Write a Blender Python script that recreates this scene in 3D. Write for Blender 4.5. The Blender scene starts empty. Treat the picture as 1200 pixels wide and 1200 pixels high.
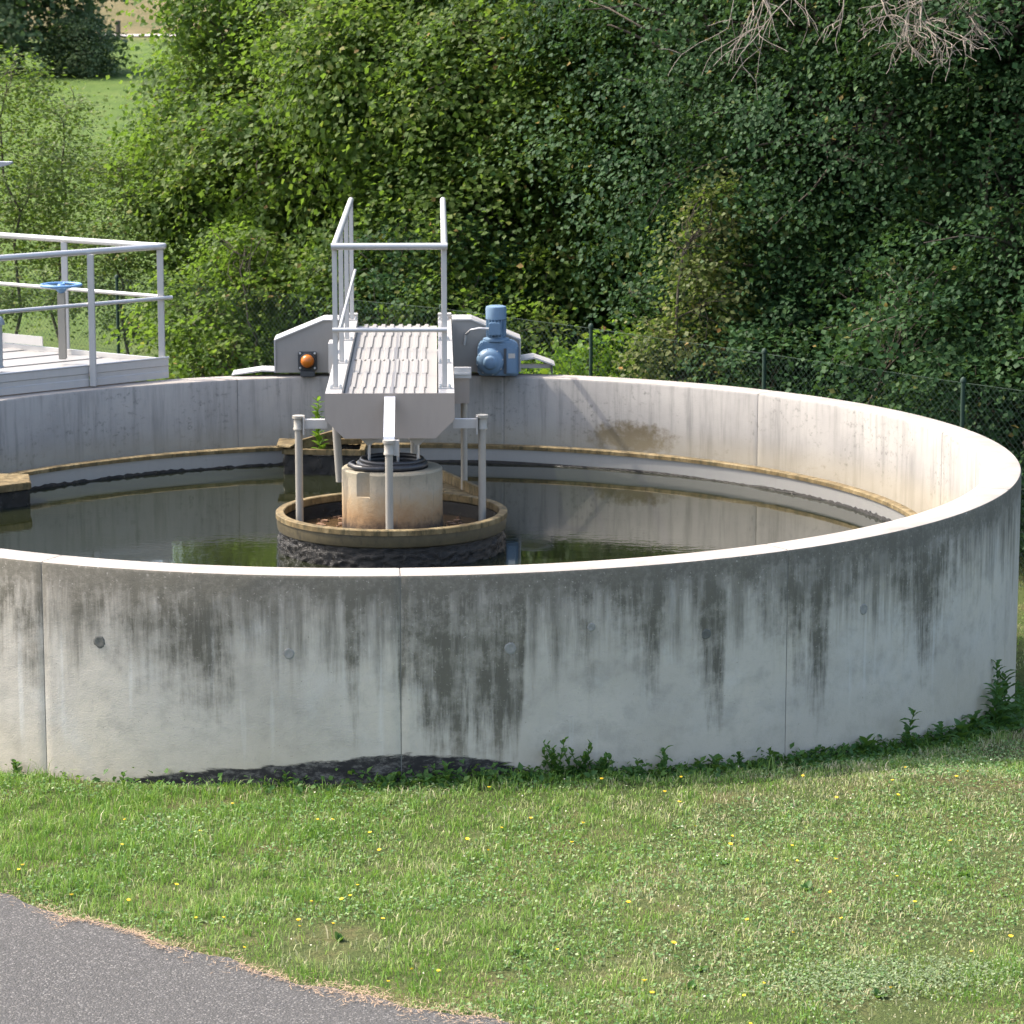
import bpy, bmesh, math, random
import numpy as np
from mathutils import Vector, Matrix
R = math.radians
scene = bpy.context.scene
COL = scene.collection
rnd = random.Random(7)

# ------------------------------------------------------------------ camera, sky, sun, exposure
# world frame: origin = tank centre at the level of the wall top, +Y away from the camera
cam_d = bpy.data.cameras.new('camera'); cam = bpy.data.objects.new('camera', cam_d); COL.objects.link(cam)
cam.location = (0.979, -24.21, 3.854)
cam.rotation_euler = (R(90 - 10.148), 0, 0)
cam_d.sensor_width = 36; cam_d.lens = 36 * 3581 / 1200
cam_d.clip_start = 0.5; cam_d.clip_end = 2000
scene.camera = cam
cam_d.dof.use_dof = True; cam_d.dof.focus_distance = 20.5; cam_d.dof.aperture_fstop = 8.0

SUN_AZ, SUN_EL = R(164), R(52)
sdir = Vector((math.cos(SUN_AZ) * math.cos(SUN_EL), math.sin(SUN_AZ) * math.cos(SUN_EL), math.sin(SUN_EL)))
world = bpy.data.worlds.new('World'); scene.world = world; world.use_nodes = True
wn = world.node_tree.nodes; bg = wn['Background']
sky = wn.new('ShaderNodeTexSky'); sky.sky_type = 'NISHITA'; sky.sun_disc = False
sky.sun_elevation = SUN_EL; sky.sun_rotation = math.atan2(sdir.x, sdir.y) % (2 * math.pi)
sky.dust_density = 5.0; sky.air_density = 1.0
world.node_tree.links.new(sky.outputs[0], bg.inputs[0]); bg.inputs[1].default_value = 0.15
sun_d = bpy.data.lights.new('sun', 'SUN'); sun_d.energy = 2.0; sun_d.angle = R(0.53); sun_d.color = (1.0, 0.93, 0.83)
sun = bpy.data.objects.new('sun', sun_d); COL.objects.link(sun)
sun.rotation_euler = sdir.to_track_quat('Z', 'Y').to_euler(); sun.location = (-20, 5, 30)
scene.view_settings.view_transform = 'Standard'; scene.view_settings.look = 'None'
scene.view_settings.gamma = 1.0; scene.view_settings.exposure = 1.79
scene.view_settings.use_curve_mapping = False
scene.cycles.max_bounces = 4; scene.cycles.diffuse_bounces = 3; scene.cycles.glossy_bounces = 2; scene.cycles.transmission_bounces = 2

# ------------------------------------------------------------------ material helpers
class NT:
    def __init__(s, name):
        s.m = bpy.data.materials.new(name); s.m.use_nodes = True
        s.t = s.m.node_tree; s.n = s.t.nodes; s.l = s.t.links
        s.b = s.n['Principled BSDF']; s.out = s.n['Material Output']
    def put(s, sock, v):
        if v is None: return
        if isinstance(v, bpy.types.NodeSocket): s.l.new(v, sock)
        else: sock.default_value = v
    def pos(s):
        return s.n.new('ShaderNodeNewGeometry').outputs['Position']
    def obj(s):
        return s.n.new('ShaderNodeTexCoord').outputs['Object']
    def attr(s, name):
        a = s.n.new('ShaderNodeAttribute'); a.attribute_name = name; return a.outputs['Fac']
    def math(s, op, a, b=None, clamp=False):
        n = s.n.new('ShaderNodeMath'); n.operation = op; n.use_clamp = clamp
        s.put(n.inputs[0], a); s.put(n.inputs[1], b); return n.outputs[0]
    def sep(s, v):
        n = s.n.new('ShaderNodeSeparateXYZ'); s.put(n.inputs[0], v); return n.outputs
    def comb(s, x, y, z):
        n = s.n.new('ShaderNodeCombineXYZ')
        for i, v in enumerate((x, y, z)): s.put(n.inputs[i], v)
        return n.outputs[0]
    def vmul(s, v, k):
        n = s.n.new('ShaderNodeVectorMath'); n.operation = 'MULTIPLY'
        s.put(n.inputs[0], v); n.inputs[1].default_value = k; return n.outputs[0]
    def noise(s, v, scale, detail=5, rough=0.6, dist=0.0):
        n = s.n.new('ShaderNodeTexNoise'); s.put(n.inputs['Vector'], v)
        n.inputs['Scale'].default_value = scale; n.inputs['Detail'].default_value = detail
        n.inputs['Roughness'].default_value = rough; n.inputs['Distortion'].default_value = dist
        return n.outputs['Fac']
    def voro(s, v, scale, out='Distance', rand=1.0):
        n = s.n.new('ShaderNodeTexVoronoi'); s.put(n.inputs['Vector'], v); n.inputs['Scale'].default_value = scale
        n.inputs['Randomness'].default_value = rand
        return n.outputs[out]
    def ramp(s, f, stops):
        n = s.n.new('ShaderNodeValToRGB'); s.put(n.inputs[0], f); e = n.color_ramp.elements
        while len(e) < len(stops): e.new(0.5)
        for i, (p, c) in enumerate(stops):
            e[i].position = p; e[i].color = (c[0], c[1], c[2], 1) if not isinstance(c, (int, float)) else (c, c, c, 1)
        return n.outputs[0]
    def step(s, f, a, b):
        n = s.n.new('ShaderNodeMapRange'); n.interpolation_type = 'SMOOTHSTEP'; s.put(n.inputs[0], f)
        n.inputs[1].default_value = a; n.inputs[2].default_value = b
        return n.outputs[0]
    def mix(s, f, a, b, mode='MIX'):
        n = s.n.new('ShaderNodeMix'); n.data_type = 'RGBA'; n.blend_type = mode
        s.put(n.inputs[0], f)
        for sock, v in ((n.inputs[6], a), (n.inputs[7], b)):
            if isinstance(v, tuple): v = (v[0], v[1], v[2], 1)
            s.put(sock, v)
        return n.outputs[2]
    def bump(s, h, strength, dist):
        n = s.n.new('ShaderNodeBump'); s.put(n.inputs['Height'], h)
        n.inputs['Strength'].default_value = strength; n.inputs['Distance'].default_value = dist
        s.l.new(n.outputs[0], s.b.inputs['Normal']); return n.outputs[0]
    def fin(s, col, rough=0.8, metal=0.0, spec=None):
        if isinstance(col, tuple): col = (col[0], col[1], col[2], 1)
        s.put(s.b.inputs['Base Color'], col); s.put(s.b.inputs['Roughness'], rough)
        s.b.inputs['Metallic'].default_value = metal
        if spec is not None: s.b.inputs['Specular IOR Level'].default_value = spec
        return s.m

def simple(name, col, rough=0.5, metal=0.0, vary=0.12, scale=9.0, dirt=0.0, dirtcol=(.09, .07, .05), bump=0.0):
    t = NT(name); p = t.pos()
    n = t.noise(p, scale, 6, .65)
    a = tuple(c * (1 - vary) for c in col); b = tuple(min(1, c * (1 + vary)) for c in col)
    c = t.mix(n, a, b)
    if dirt:
        d = t.step(t.noise(t.vmul(p, (1, 1, .35)), scale * 1.7, 7, .7), .5, .75)
        c = t.mix(t.math('MULTIPLY', d, dirt), c, dirtcol)
    if bump: t.bump(t.noise(p, scale * 12, 4, .6), bump, .004)
    return t.fin(c, t.math('ADD', rough - .08, t.math('MULTIPLY', n, .16)), metal)

M = {}
def concrete_outer():
    t = NT('concrete_weathered'); p = t.pos(); X, Y, Z = t.sep(p)[:3]
    ang = t.math('ARCTAN2', Y, X); s = t.math('MULTIPLY', ang, 5.0)
    sv = t.comb(s, Z, 0.0)
    big = t.noise(sv, .9, 4, .55); fine = t.noise(sv, 26, 6, .7); mid = t.noise(sv, 5, 6, .62)
    c = t.ramp(big, [(.3, (.375, .345, .295)), (.5, (.45, .415, .36)), (.72, (.49, .445, .365))])
    c = t.mix(t.math('MULTIPLY', t.step(fine, .5, .75), .30), c, (.27, .265, .245))
    c = t.mix(t.math('MULTIPLY', t.step(mid, .44, .70), .5), c, (.27, .255, .225))
    c = t.mix(t.math('MULTIPLY', t.step(t.noise(t.comb(s, Z, 9.0), 2.4, 6, .65), .52, .74), .45), c, (.50, .485, .45))
    # thin lime runs and scuffs
    c = t.mix(t.math('MULTIPLY', t.step(t.noise(t.comb(t.math('MULTIPLY', s, 7), t.math('MULTIPLY', Z, .45), 3.0), 1.6, 3, .5), .62, .78), .35), c, (.60, .60, .58))
    # black algae stain running from the top: the length of each run is stored in the mesh
    st = t.attr('stain'); h = t.math('MULTIPLY', Z, -1.0)
    streak = t.noise(t.comb(t.math('MULTIPLY', s, 9), t.math('MULTIPLY', Z, .55), 0.0), 1.3, 5, .62)
    thin = t.noise(t.comb(t.math('MULTIPLY', s, 14), t.math('MULTIPLY', Z, 1.3), 5.0), 1.3, 7, .68)
    patch = t.noise(sv, 5.0, 9, .74)
    L = t.math('MULTIPLY', st, t.math('ADD', .25, t.math('MULTIPLY', t.math('ADD', streak, t.math('MULTIPLY', t.math('SUBTRACT', thin, .5), .6)), 1.45)))
    d = t.math('SUBTRACT', L, h)
    edge = t.step(t.math('ADD', d, t.math('MULTIPLY', t.math('SUBTRACT', patch, .5), .45)), -.26, .42)
    dens = t.math('MULTIPLY', edge, t.math('ADD', .62, t.math('MULTIPLY', t.step(thin, .36, .62), .36)))
    dens = t.math('MULTIPLY', dens, t.math('ADD', .58, t.math('MULTIPLY', t.step(patch, .32, .58), .42)))
    # a grey-brown veil along the whole top that fades out downwards in runs
    run = t.math('ADD', t.math('MULTIPLY', t.math('SUBTRACT', streak, .5), 1.3), t.math('MULTIPLY', t.math('SUBTRACT', thin, .5), .7))
    veil = t.math('MULTIPLY', t.step(t.math('SUBTRACT', h, run), .74, .04), t.math('ADD', .50, t.math('MULTIPLY', patch, .55)))
    dens = t.math('MAXIMUM', dens, t.math('MINIMUM', veil, .9))
    top = t.math('MULTIPLY', t.step(t.math('ADD', h, t.math('ADD', t.math('MULTIPLY', patch, -.35), t.math('MULTIPLY', thin, -.30))), .04, -.24), .93)
    dens = t.math('MAXIMUM', dens, t.math('MULTIPLY', top, t.math('ADD', .6, t.math('MULTIPLY', fine, .6))))
    # pores and blow holes
    pore = t.math('MULTIPLY', t.step(t.voro(sv, 21), .10, .05), t.step(t.noise(sv, 3.3, 2, .5), .5, .6))
    c = t.mix(t.math('MULTIPLY', pore, .6), c, (.12, .115, .10))
    # pale lichen crumbs in the black
    dens = t.math('MULTIPLY', dens, t.math('SUBTRACT', 1.0, t.math('MULTIPLY', t.step(t.noise(sv, 42, 3, .6), .62, .72), .55)))
    dens = t.math('MINIMUM', dens, .86)
    stc = t.mix(t.noise(sv, 2.2, 3, .5), (.058, .053, .041), (.082, .076, .054))
    c = t.mix(dens, c, stc)
    # earth splash on the lowest part, its colour raised to look warm and sunlit
    c = t.mix(t.math('MULTIPLY', t.step(t.math('ADD', Z, t.math('MULTIPLY', big, .5)), -.70, -1.25), .55), c, (.47, .405, .295))
    # bitumen coating exposed where the soil once stood, ragged upper edge (length in mesh)
    bt = t.attr('bitumen')
    bm = t.step(t.math('SUBTRACT', t.math('ADD', bt, t.math('MULTIPLY', t.math('SUBTRACT', t.noise(t.comb(t.math('MULTIPLY', s, 2), t.math('MULTIPLY', Z, 9), 1.), 2.5, 7, .7), .5), .10)), Z), -.006, .014)
    bcol = t.mix(t.step(t.noise(t.comb(t.math('MULTIPLY', s, .5), Z, 4.), 13, 8, .8), .46, .66), (.024, .023, .023), (.15, .142, .128))
    c = t.mix(bm, c, bcol)
    t.bump(t.math('ADD', t.noise(sv, 90, 4, .6), t.math('MULTIPLY', t.noise(sv, 7, 3, .5), 2.5)), .35, .006)
    return t.fin(c, .9, 0, .25)
def concrete_inner():
    t = NT('concrete_inner'); p = t.pos(); X, Y, Z = t.sep(p)[:3]
    s = t.math('MULTIPLY', t.math('ARCTAN2', Y, X), 4.7); sv = t.comb(s, Z, 7.0)
    c = t.ramp(t.noise(sv, 1.1, 5, .6), [(.3, (.25, .24, .225)), (.55, (.33, .315, .29)), (.8, (.385, .365, .33))])
    streak = t.noise(t.comb(t.math('MULTIPLY', s, 10), t.math('MULTIPLY', Z, .7), 0.), 1.2, 6, .65)
    c = t.mix(t.math('MULTIPLY', t.step(streak, .44, .70), .6), c, (.155, .152, .142))
    sp = t.math('MULTIPLY', t.step(t.noise(sv, 17, 6, .7), .52, .70), t.step(t.noise(sv, 2.1, 3, .5), .40, .62))
    c = t.mix(t.math('MULTIPLY', sp, .75), c, (.10, .10, .09))
    # brown slime patch above the channel on the far right
    dx = t.math('SUBTRACT', s, R(63.5) * 4.7); dz = t.math('ADD', Z, .53)
    q = t.math('ADD', t.math('POWER', t.math('MULTIPLY', dx, 2.0), 2.0), t.math('POWER', t.math('MULTIPLY', dz, 5.5), 2.0))
    q = t.math('ADD', q, t.math('MULTIPLY', t.math('SUBTRACT', t.noise(sv, 9, 6, .7), .5), 2.6))
    c = t.mix(t.math('MULTIPLY', t.step(q, 1.0, .1), .85), c, (.085, .062, .025))
    c = t.mix(t.math('MULTIPLY', t.step(Z, -.35, -.66), .4), c, (.38, .32, .2))
    t.bump(t.noise(sv, 70, 4, .6), .3, .005)
    return t.fin(c, .88, 0, .25)
def concrete_top():
    t = NT('concrete_rim'); p = t.pos()
    c = t.ramp(t.noise(p, 3.2, 6, .65), [(.3, (.235, .21, .187)), (.55, (.295, .27, .243)), (.8, (.335, .31, .28))])
    c = t.mix(t.math('MULTIPLY', t.step(t.noise(p, 60, 4, .7), .55, .75), .4), c, (.34, .31, .27))
    t.bump(t.noise(p, 110, 4, .6), .35, .004)
    return t.fin(c, .9, 0, .2)
def soil_grass(name, c1, c2, c3, sc):
    t = NT(name); p = t.pos()
    n = t.noise(p, sc, 8, .7); f = t.noise(p, sc * 11, 5, .7)
    c = t.ramp(n, [(.3, c1), (.52, c2), (.72, c3)])
    c = t.mix(t.math('MULTIPLY', f, .5), c, tuple(v * .35 for v in c2))
    t.bump(f, .8, .05)
    return t.fin(c, .95, 0, .1)
def asphalt():
    t = NT('asphalt_worn'); p = t.pos()
    v = t.voro(p, 95, 'Color'); vd = t.voro(p, 95)
    g = t.math('MULTIPLY', t.sep(v)[0], 1.0)
    c = t.ramp(g, [(.0, (.028, .027, .026)), (.45, (.052, .0515, .0475)), (.8, (.080, .077, .075)), (.985, (.20, .19, .18))])
    c = t.mix(t.step(vd, .42, .7), c, (.05, .048, .048))
    c = t.mix(t.math('MULTIPLY', t.noise(p, 1.3, 5, .6), .5), c, (.061, .060, .0555))
    t.bump(t.math('SUBTRACT', 1.0, vd), .8, .006)
    return t.fin(c, .88, 0, .3)
def water_mat(name, col, rip, sc):
    t = NT(name); p = t.pos()
    h = t.math('ADD', t.noise(t.vmul(p, (1., 1.7, 1)), sc, 3, .5, .4), t.math('MULTIPLY', t.noise(p, sc * 3.2, 2, .5), .35))
    # wind only ruffles the open half of the basin
    wind = t.math('MULTIPLY', t.noise(t.vmul(p, (.35, .8, 1)), 1.0, 3, .5), 1.0)
    h = t.math('MULTIPLY', h, t.math('MULTIPLY', t.math('ADD', .10, t.step(wind, .41, .56)), t.math('ADD', .012, t.step(t.sep(p)[1], -.9, -3.2))))
    t.bump(h, rip, .055)
    t.b.inputs['IOR'].default_value = 1.42
    return t.fin(t.mix(t.noise(p, 1.2, 4, .6), col, tuple(c * 1.8 for c in col)), .03, 0, .5)
def leaf_mat(name, stops, trans=.35, rough=.5, tcol=(.20, .34, .03), spec=.16):
    t = NT(name); a = t.attr('tint')
    c = t.ramp(a, stops)
    t.fin(c, rough, 0, spec)
    tr = t.n.new('ShaderNodeBsdfTranslucent'); t.put(tr.inputs[0], t.mix(.55, c, tcol))
    mx = t.n.new('ShaderNodeMixShader'); mx.inputs[0].default_value = trans
    t.l.new(t.b.outputs[0], mx.inputs[1]); t.l.new(tr.outputs[0], mx.inputs[2]); t.l.new(mx.outputs[0], t.out.inputs[0])
    return t.m
def bark(name, a, b):
    t = NT(name); p = t.pos()
    n = t.noise(t.vmul(p, (1, 1, .25)), 14, 6, .7)
    t.bump(n, .9, .03)
    return t.fin(t.mix(n, a, b), .95, 0, .15)
def slime():
    t = NT('black_slime'); p = t.pos()
    n = t.noise(t.vmul(p, (1, 1, .5)), 22, 8, .75)
    c = t.ramp(n, [(.38, (.005, .005, .004)), (.60, (.014, .012, .008)), (.82, (.06, .047, .027))])
    t.bump(n, 1.0, .03)
    return t.fin(c, t.math('ADD', .06, t.math('MULTIPLY', n, .34)), 0, .45)
def ochre(name='ochre_stained'):
    t = NT(name); p = t.pos()
    n = t.noise(p, 7, 7, .7); m = t.noise(t.vmul(p, (1, 1, .3)), 19, 6, .7)
    c = t.ramp(n, [(.3, (.075, .052, .022)), (.5, (.155, .112, .050)), (.72, (.25, .195, .105))])
    c = t.mix(t.math('MULTIPLY', t.step(m, .44, .66), .8), c, (.040, .036, .016))
    t.bump(m, .4, .01)
    return t.fin(c, .75, 0, .3)
def column_mat():
    t = NT('column_concrete'); p = t.pos(); X, Y, Z = t.sep(p)[:3]
    s = t.math('MULTIPLY', t.math('ARCTAN2', t.math('SUBTRACT', Y, .05), X), .42); sv = t.comb(s, Z, 2.)
    n = t.noise(sv, 9, 7, .7)
    c = t.ramp(t.math('ADD', t.math('MULTIPLY', Z, -1.7), t.math('MULTIPLY', t.math('SUBTRACT', n, .5), .5)),
               [(.22, (.25, .225, .165)), (.42, (.33, .285, .21)), (.62, (.32, .24, .145)), (.82, (.26, .165, .085)), (.97, (.07, .05, .035))])
    c = t.mix(t.math('MULTIPLY', t.step(t.noise(t.comb(t.math('MULTIPLY', s, 14), t.math('MULTIPLY', Z, 1.4), 0.), 2.6, 5, .65), .55, .72), .45), c, (.12, .11, .085))
    c = t.mix(t.math('MULTIPLY', t.step(t.noise(sv, 44, 4, .7), .6, .72), .5), c, (.13, .12, .10))
    t.bump(t.noise(sv, 45, 5, .65), .5, .008)
    return t.fin(c, .85, 0, .25)
def alu(name, col, rough, metal, streak=.25):
    t = NT(name); p = t.pos()
    n = t.noise(t.vmul(p, (1, 1, .2)), 13, 6, .7); f = t.noise(p, 70, 4, .7)
    c = t.mix(n, tuple(v * .86 for v in col), tuple(min(1, v * 1.08) for v in col))
    c = t.mix(t.math('MULTIPLY', t.step(n, .54, .78), streak), c, (.20, .18, .155))
    c = t.mix(t.math('MULTIPLY', t.step(f, .6, .78), streak * .7), c, (.22, .2, .17))
    return t.fin(c, t.math('ADD', rough - .1, t.math('MULTIPLY', f, .2)), metal)

M['outer'] = concrete_outer(); M['inner'] = concrete_inner(); M['rim'] = concrete_top()
M['lawn'] = soil_grass('lawn_soil', (.07, .085, .022), (.10, .12, .035), (.15, .125, .06), 1.7)
M['asphalt'] = asphalt()
M['water'] = water_mat('murky_water', (.0075, .009, .0042), 1.0, 7.5)
M['sludge'] = water_mat('sludge_water', (.050, .032, .016), .3, 7.0)
M['slime'] = slime(); M['ochre'] = ochre(); M['column'] = column_mat()
M['alu'] = alu('weathered_aluminium', (.40, .385, .36), .48, .25)
M['alu_pale'] = alu('pale_aluminium', (.45, .44, .425), .42, .2, .16)
M['deck'] = alu('deck_aluminium', (.265, .25, .23), .5, .15, .3)
M['band'] = simple('olive_stain', (.062, .050, .024), .5, 0, .55, 14, .85, (.014, .012, .008))
M['plank'] = alu('plank_aluminium', (.25, .24, .225), .55, .2, .4)
M['galv'] = alu('galvanised_tube', (.43, .43, .425), .40, .35, .2)
M['plate'] = alu('brushed_steel_plate', (.36, .315, .28), .42, .45, .15)
M['carriage'] = alu('carriage_steel', (.30, .285, .265), .5, .35, .15)
M['weir'] = alu('weir_plate_grey', (.31, .305, .29), .38, .3, .35)
M['pipe'] = alu('stained_pipe', (.30, .28, .24), .5, .2, .45)
M['bracket'] = alu('bracket_bright', (.58, .58, .60), .3, .3, .08)  # pale bluish colour carries the sky's reflection on the hanger strap
M['blue'] = simple('motor_blue_paint', (.115, .19, .275), .5, 0, .14, 9, .5, (.07, .085, .095))
M['wheelblue'] = simple('handwheel_blue', (.10, .22, .40), .45, 0, .12, 10, .2)
M['dark'] = simple('dark_steel', (.055, .06, .065), .5, .2, .2, 14)
M['rubber'] = simple('black_rubber', (.022, .023, .026), .42, 0, .3, 16, .3, (.09, .09, .085))
M['amber'] = simple('amber_lens', (.42, .125, .012), .3, 0, .06, 20)
M['fence'] = simple('fence_green', (.008, .030, .018), .75, 0, .15, 9)
M['filler'] = simple('joint_mortar', (.17, .165, .15), .9, 0, .3, 20)
M['bolt'] = simple('bolt_steel', (.5, .5, .5), .35, .8, .1, 20)
M['bark'] = bark('bark_grey', (.055, .045, .035), (.14, .12, .095))
M['dead'] = bark('dead_wood', (.17, .14, .11), (.36, .31, .26))
M['straw'] = simple('dry_straw', (.32, .225, .145), .9, 0, .4, 40)
M['yellow'] = simple('yellow_petals', (.85, .58, .015), .6, 0, .1, 30)
M['white'] = simple('white_petals', (.50, .48, .38), .7, 0, .1, 30)
M['hazel'] = leaf_mat('hazel_leaf', [(0, (.036, .075, .016)), (.5, (.075, .125, .025)), (.85, (.125, .165, .040)), (.95, (.17, .18, .045)), (1, (.23, .15, .055))], .46, .55)
M['oak'] = leaf_mat('oak_leaf', [(0, (.014, .040, .016)), (.6, (.031, .070, .025)), (.93, (.056, .098, .032)), (1, (.15, .11, .03))], 25e-2, .55, (.10, .20, .035), .10)
M['ivy'] = leaf_mat('pale_shrub_leaf', [(0, (.06, .085, .025)), (.5, (.115, .135, .045)), (.9, (.19, .18, .07)), (1, (.30, .17, .06))], .35, .5)
M['lime'] = leaf_mat('lime_leaf', [(0, (.06, .13, .012)), (.6, (.11, .20, .02)), (1, (.20, .26, .03))], .5, .45)
M['sapling'] = leaf_mat('sapling_leaf', [(0, (.05, .085, .018)), (.6, (.095, .135, .03)), (1, (.18, .17, .05))], .4, .45)
M['far'] = leaf_mat('far_bush_leaf', [(0, (.045, .075, .036)), (.7, (.085, .12, .055)), (1, (.12, .15, .07))], .25, .55)
M['grass'] = leaf_mat('grass_blade', [(0, (.085, .19, .030)), (.35, (.165, .29, .055)), (.6, (.255, .34, .11)), (.8, (.38, .385, .20)), (1, (.50, .44, .29))], .35, .45, (.22, .36, .04))
M['weed'] = leaf_mat('weed_leaf', [(0, (.03, .085, .022)), (.6, (.055, .125, .03)), (1, (.10, .18, .04))], .35, .45)
M['clover'] = leaf_mat('clover_leaf', [(0, (.06, .14, .04)), (.6, (.13, .23, .08)), (1, (.27, .33, .17))], .3, .55)
M['pot'] = simple('lamp_grey', (.30, .31, .33), .45, .3)
M['cab'] = simple('pipe_grey_paint', (.22, .26, .29), .45, .1, .1, 6, .2)

# ------------------------------------------------------------------ geometry helpers
def link(o, parent=None):
    COL.objects.link(o)
    if parent: o.parent = parent
    return o
def tag(o, label=None, cat=None, group=None, kind=None):
    for k, v in (('label', label), ('category', cat), ('group', group), ('kind', kind)):
        if v: o[k] = v
    return o
def thing(name, label, cat, loc=(0, 0, 0), rz=0.0, group=None):
    o = bpy.data.objects.new(name, None); o.empty_display_size = .2
    o.location = loc; o.rotation_euler = (0, 0, rz); link(o)
    return tag(o, label, cat, group)
class MB:
    """collects shapes, build() links them as one mesh object"""
    def __init__(s): s.v = []; s.f = []; s.mi = []
    def add(s, v, f, mi=0):
        o = len(s.v); s.v += [tuple(p) for p in v]; s.f += [tuple(i + o for i in q) for q in f]; s.mi += [mi] * len(f); return s
    def box(s, x0, x1, y0, y1, z0, z1, mi=0):
        v = [(x, y, z) for z in (z0, z1) for y in (y0, y1) for x in (x0, x1)]
        return s.add(v, [(0, 2, 3, 1), (4, 5, 7, 6), (0, 1, 5, 4), (2, 6, 7, 3), (0, 4, 6, 2), (1, 3, 7, 5)], mi)
    def bar(s, a, b, w, h, up=(0, 0, 1)):
        a, b = Vector(a), Vector(b); d = (b - a).normalized(); u = Vector(up)
        if abs(d.dot(u)) > .98: u = Vector((0, 1, 0))
        r = d.cross(u).normalized(); u = r.cross(d)
        v = [p + r * (w / 2 * i) + u * (h / 2 * j) for p in (a, b) for j in (-1, 1) for i in (-1, 1)]
        return s.add(v, [(0, 1, 3, 2), (4, 6, 7, 5), (0, 4, 5, 1), (2, 3, 7, 6), (0, 2, 6, 4), (1, 5, 7, 3)])
    def prism(s, poly, y0, y1, axis='y'):
        n = len(poly)
        if axis == 'y': v = [(p[0], y0, p[1]) for p in poly] + [(p[0], y1, p[1]) for p in poly]
        elif axis == 'x': v = [(y0, p[0], p[1]) for p in poly] + [(y1, p[0], p[1]) for p in poly]
        else: v = [(p[0], p[1], y0) for p in poly] + [(p[0], p[1], y1) for p in poly]
        f = [tuple(range(n)), tuple(range(2 * n - 1, n - 1, -1))] + [(i, i + n, (i + 1) % n + n, (i + 1) % n) for i in range(n)]
        return s.add(v, f)
    def tube(s, pts, r, n=10, cap=True, closed=False):
        pts = [Vector(p) for p in pts]; m = len(pts); rr = r if isinstance(r, (list, tuple)) else [r] * m
        o = len(s.v); up = None
        for i, p in enumerate(pts):
            if closed: d = pts[(i + 1) % m] - pts[i - 1]
            else: d = pts[min(i + 1, m - 1)] - pts[max(i - 1, 0)]
            d.normalize()
            if up is None:
                up = Vector((0, 0, 1)) if abs(d.z) < .9 else Vector((1, 0, 0))
            a = d.cross(up); 
            if a.length < 1e-6: a = d.orthogonal()
            a.normalize(); b = a.cross(d); up = b
            for k in range(n):
                t = 2 * math.pi * k / n
                s.v.append(tuple(p + (a * math.cos(t) + b * math.sin(t)) * rr[i]))
        e = m if closed else m - 1
        for i in range(e):
            for k in range(n):
                j = (i + 1) % m
                s.f.append((o + i * n + k, o + i * n + (k + 1) % n, o + j * n + (k + 1) % n, o + j * n + k)); s.mi.append(0)
        if cap and not closed:
            s.f.append(tuple(o + k for k in reversed(range(n)))); s.f.append(tuple(o + (m - 1) * n + k for k in range(n))); s.mi += [0, 0]
        return s
    def lathe(s, prof, n=32, c=(0, 0, 0), a0=0.0, a1=None, axis='z', closed=False):
        full = a1 is None; o = len(s.v); m = len(prof); cnt = n if full else n + 1
        span = 2 * math.pi if full else a1 - a0
        for k in range(cnt):
            t = a0 + span * k / n
            for (r, z) in prof:
                if axis == 'z': p = (r * math.cos(t), r * math.sin(t), z)
                elif axis == 'y': p = (r * math.cos(t), z, r * math.sin(t))
                else: p = (z, r * math.cos(t), r * math.sin(t))
                s.v.append((p[0] + c[0], p[1] + c[1], p[2] + c[2]))
        for k in range(n):
            k2 = (k + 1) % cnt
            for i in range(m if closed else m - 1):
                j = (i + 1) % m
                s.f.append((o + k * m + i, o + k2 * m + i, o + k2 * m + j, o + k * m + j)); s.mi.append(0)
        if not full and closed:
            s.f.append(tuple(o + i for i in range(m))); s.f.append(tuple(o + n * m + i for i in reversed(range(m)))); s.mi += [0, 0]
        return s
    def build(s, name, mats, parent=None, smooth=False, bevel=0.0, auto=True):
        me = bpy.data.meshes.new(name); me.from_pydata(s.v, [], s.f)
        if not isinstance(mats, (list, tuple)): mats = [mats]
        for m in mats: me.materials.append(m)
        me.polygons.foreach_set('material_index', s.mi)
        bm = bmesh.new(); bm.from_mesh(me); bmesh.ops.recalc_face_normals(bm, faces=bm.faces)
        if bevel: bmesh.ops.bevel(bm, geom=[e for e in bm.edges if len(e.link_faces) == 2 and e.calc_face_angle(0) > .5], offset=bevel, segments=2, affect='EDGES', clamp_overlap=True)
        bm.to_mesh(me); bm.free()
        if smooth:
            me.polygons.foreach_set('use_smooth', [True] * len(me.polygons))
            if auto: me.set_sharp_from_angle(angle=R(40))
        me.update()
        return link(bpy.data.objects.new(name, me), parent)
def big_mesh(name, V, F, mat, tint=None, smooth=False):
    """numpy mesh; F is a list of (n,k) index arrays"""
    me = bpy.data.meshes.new(name)
    me.vertices.add(len(V)); me.vertices.foreach_set('co', np.ascontiguousarray(V, dtype=np.float32).ravel())
    li = np.concatenate([f.ravel() for f in F]); ls = np.concatenate([np.full(len(f), f.shape[1]) for f in F])
    me.loops.add(len(li)); me.loops.foreach_set('vertex_index', li.astype(np.int32))
    me.polygons.add(len(ls)); me.polygons.foreach_set('loop_start', np.concatenate([[0], np.cumsum(ls)[:-1]]).astype(np.int32))
    me.materials.append(mat)
    if tint is not None:
        a = me.attributes.new('tint', 'FLOAT', 'POINT'); a.data.foreach_set('value', tint.astype(np.float32))
    if smooth: me.polygons.foreach_set('use_smooth', np.ones(len(ls), dtype=bool))
    me.update(); me.validate()
    return me
def unit(a): return a / np.maximum(np.linalg.norm(a, axis=1, keepdims=True), 1e-9)
LEAF = np.array([(0, 0, 0), (.48, .46, .10), (1.05, 0, -.06), (.48, -.46, .10)])
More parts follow.
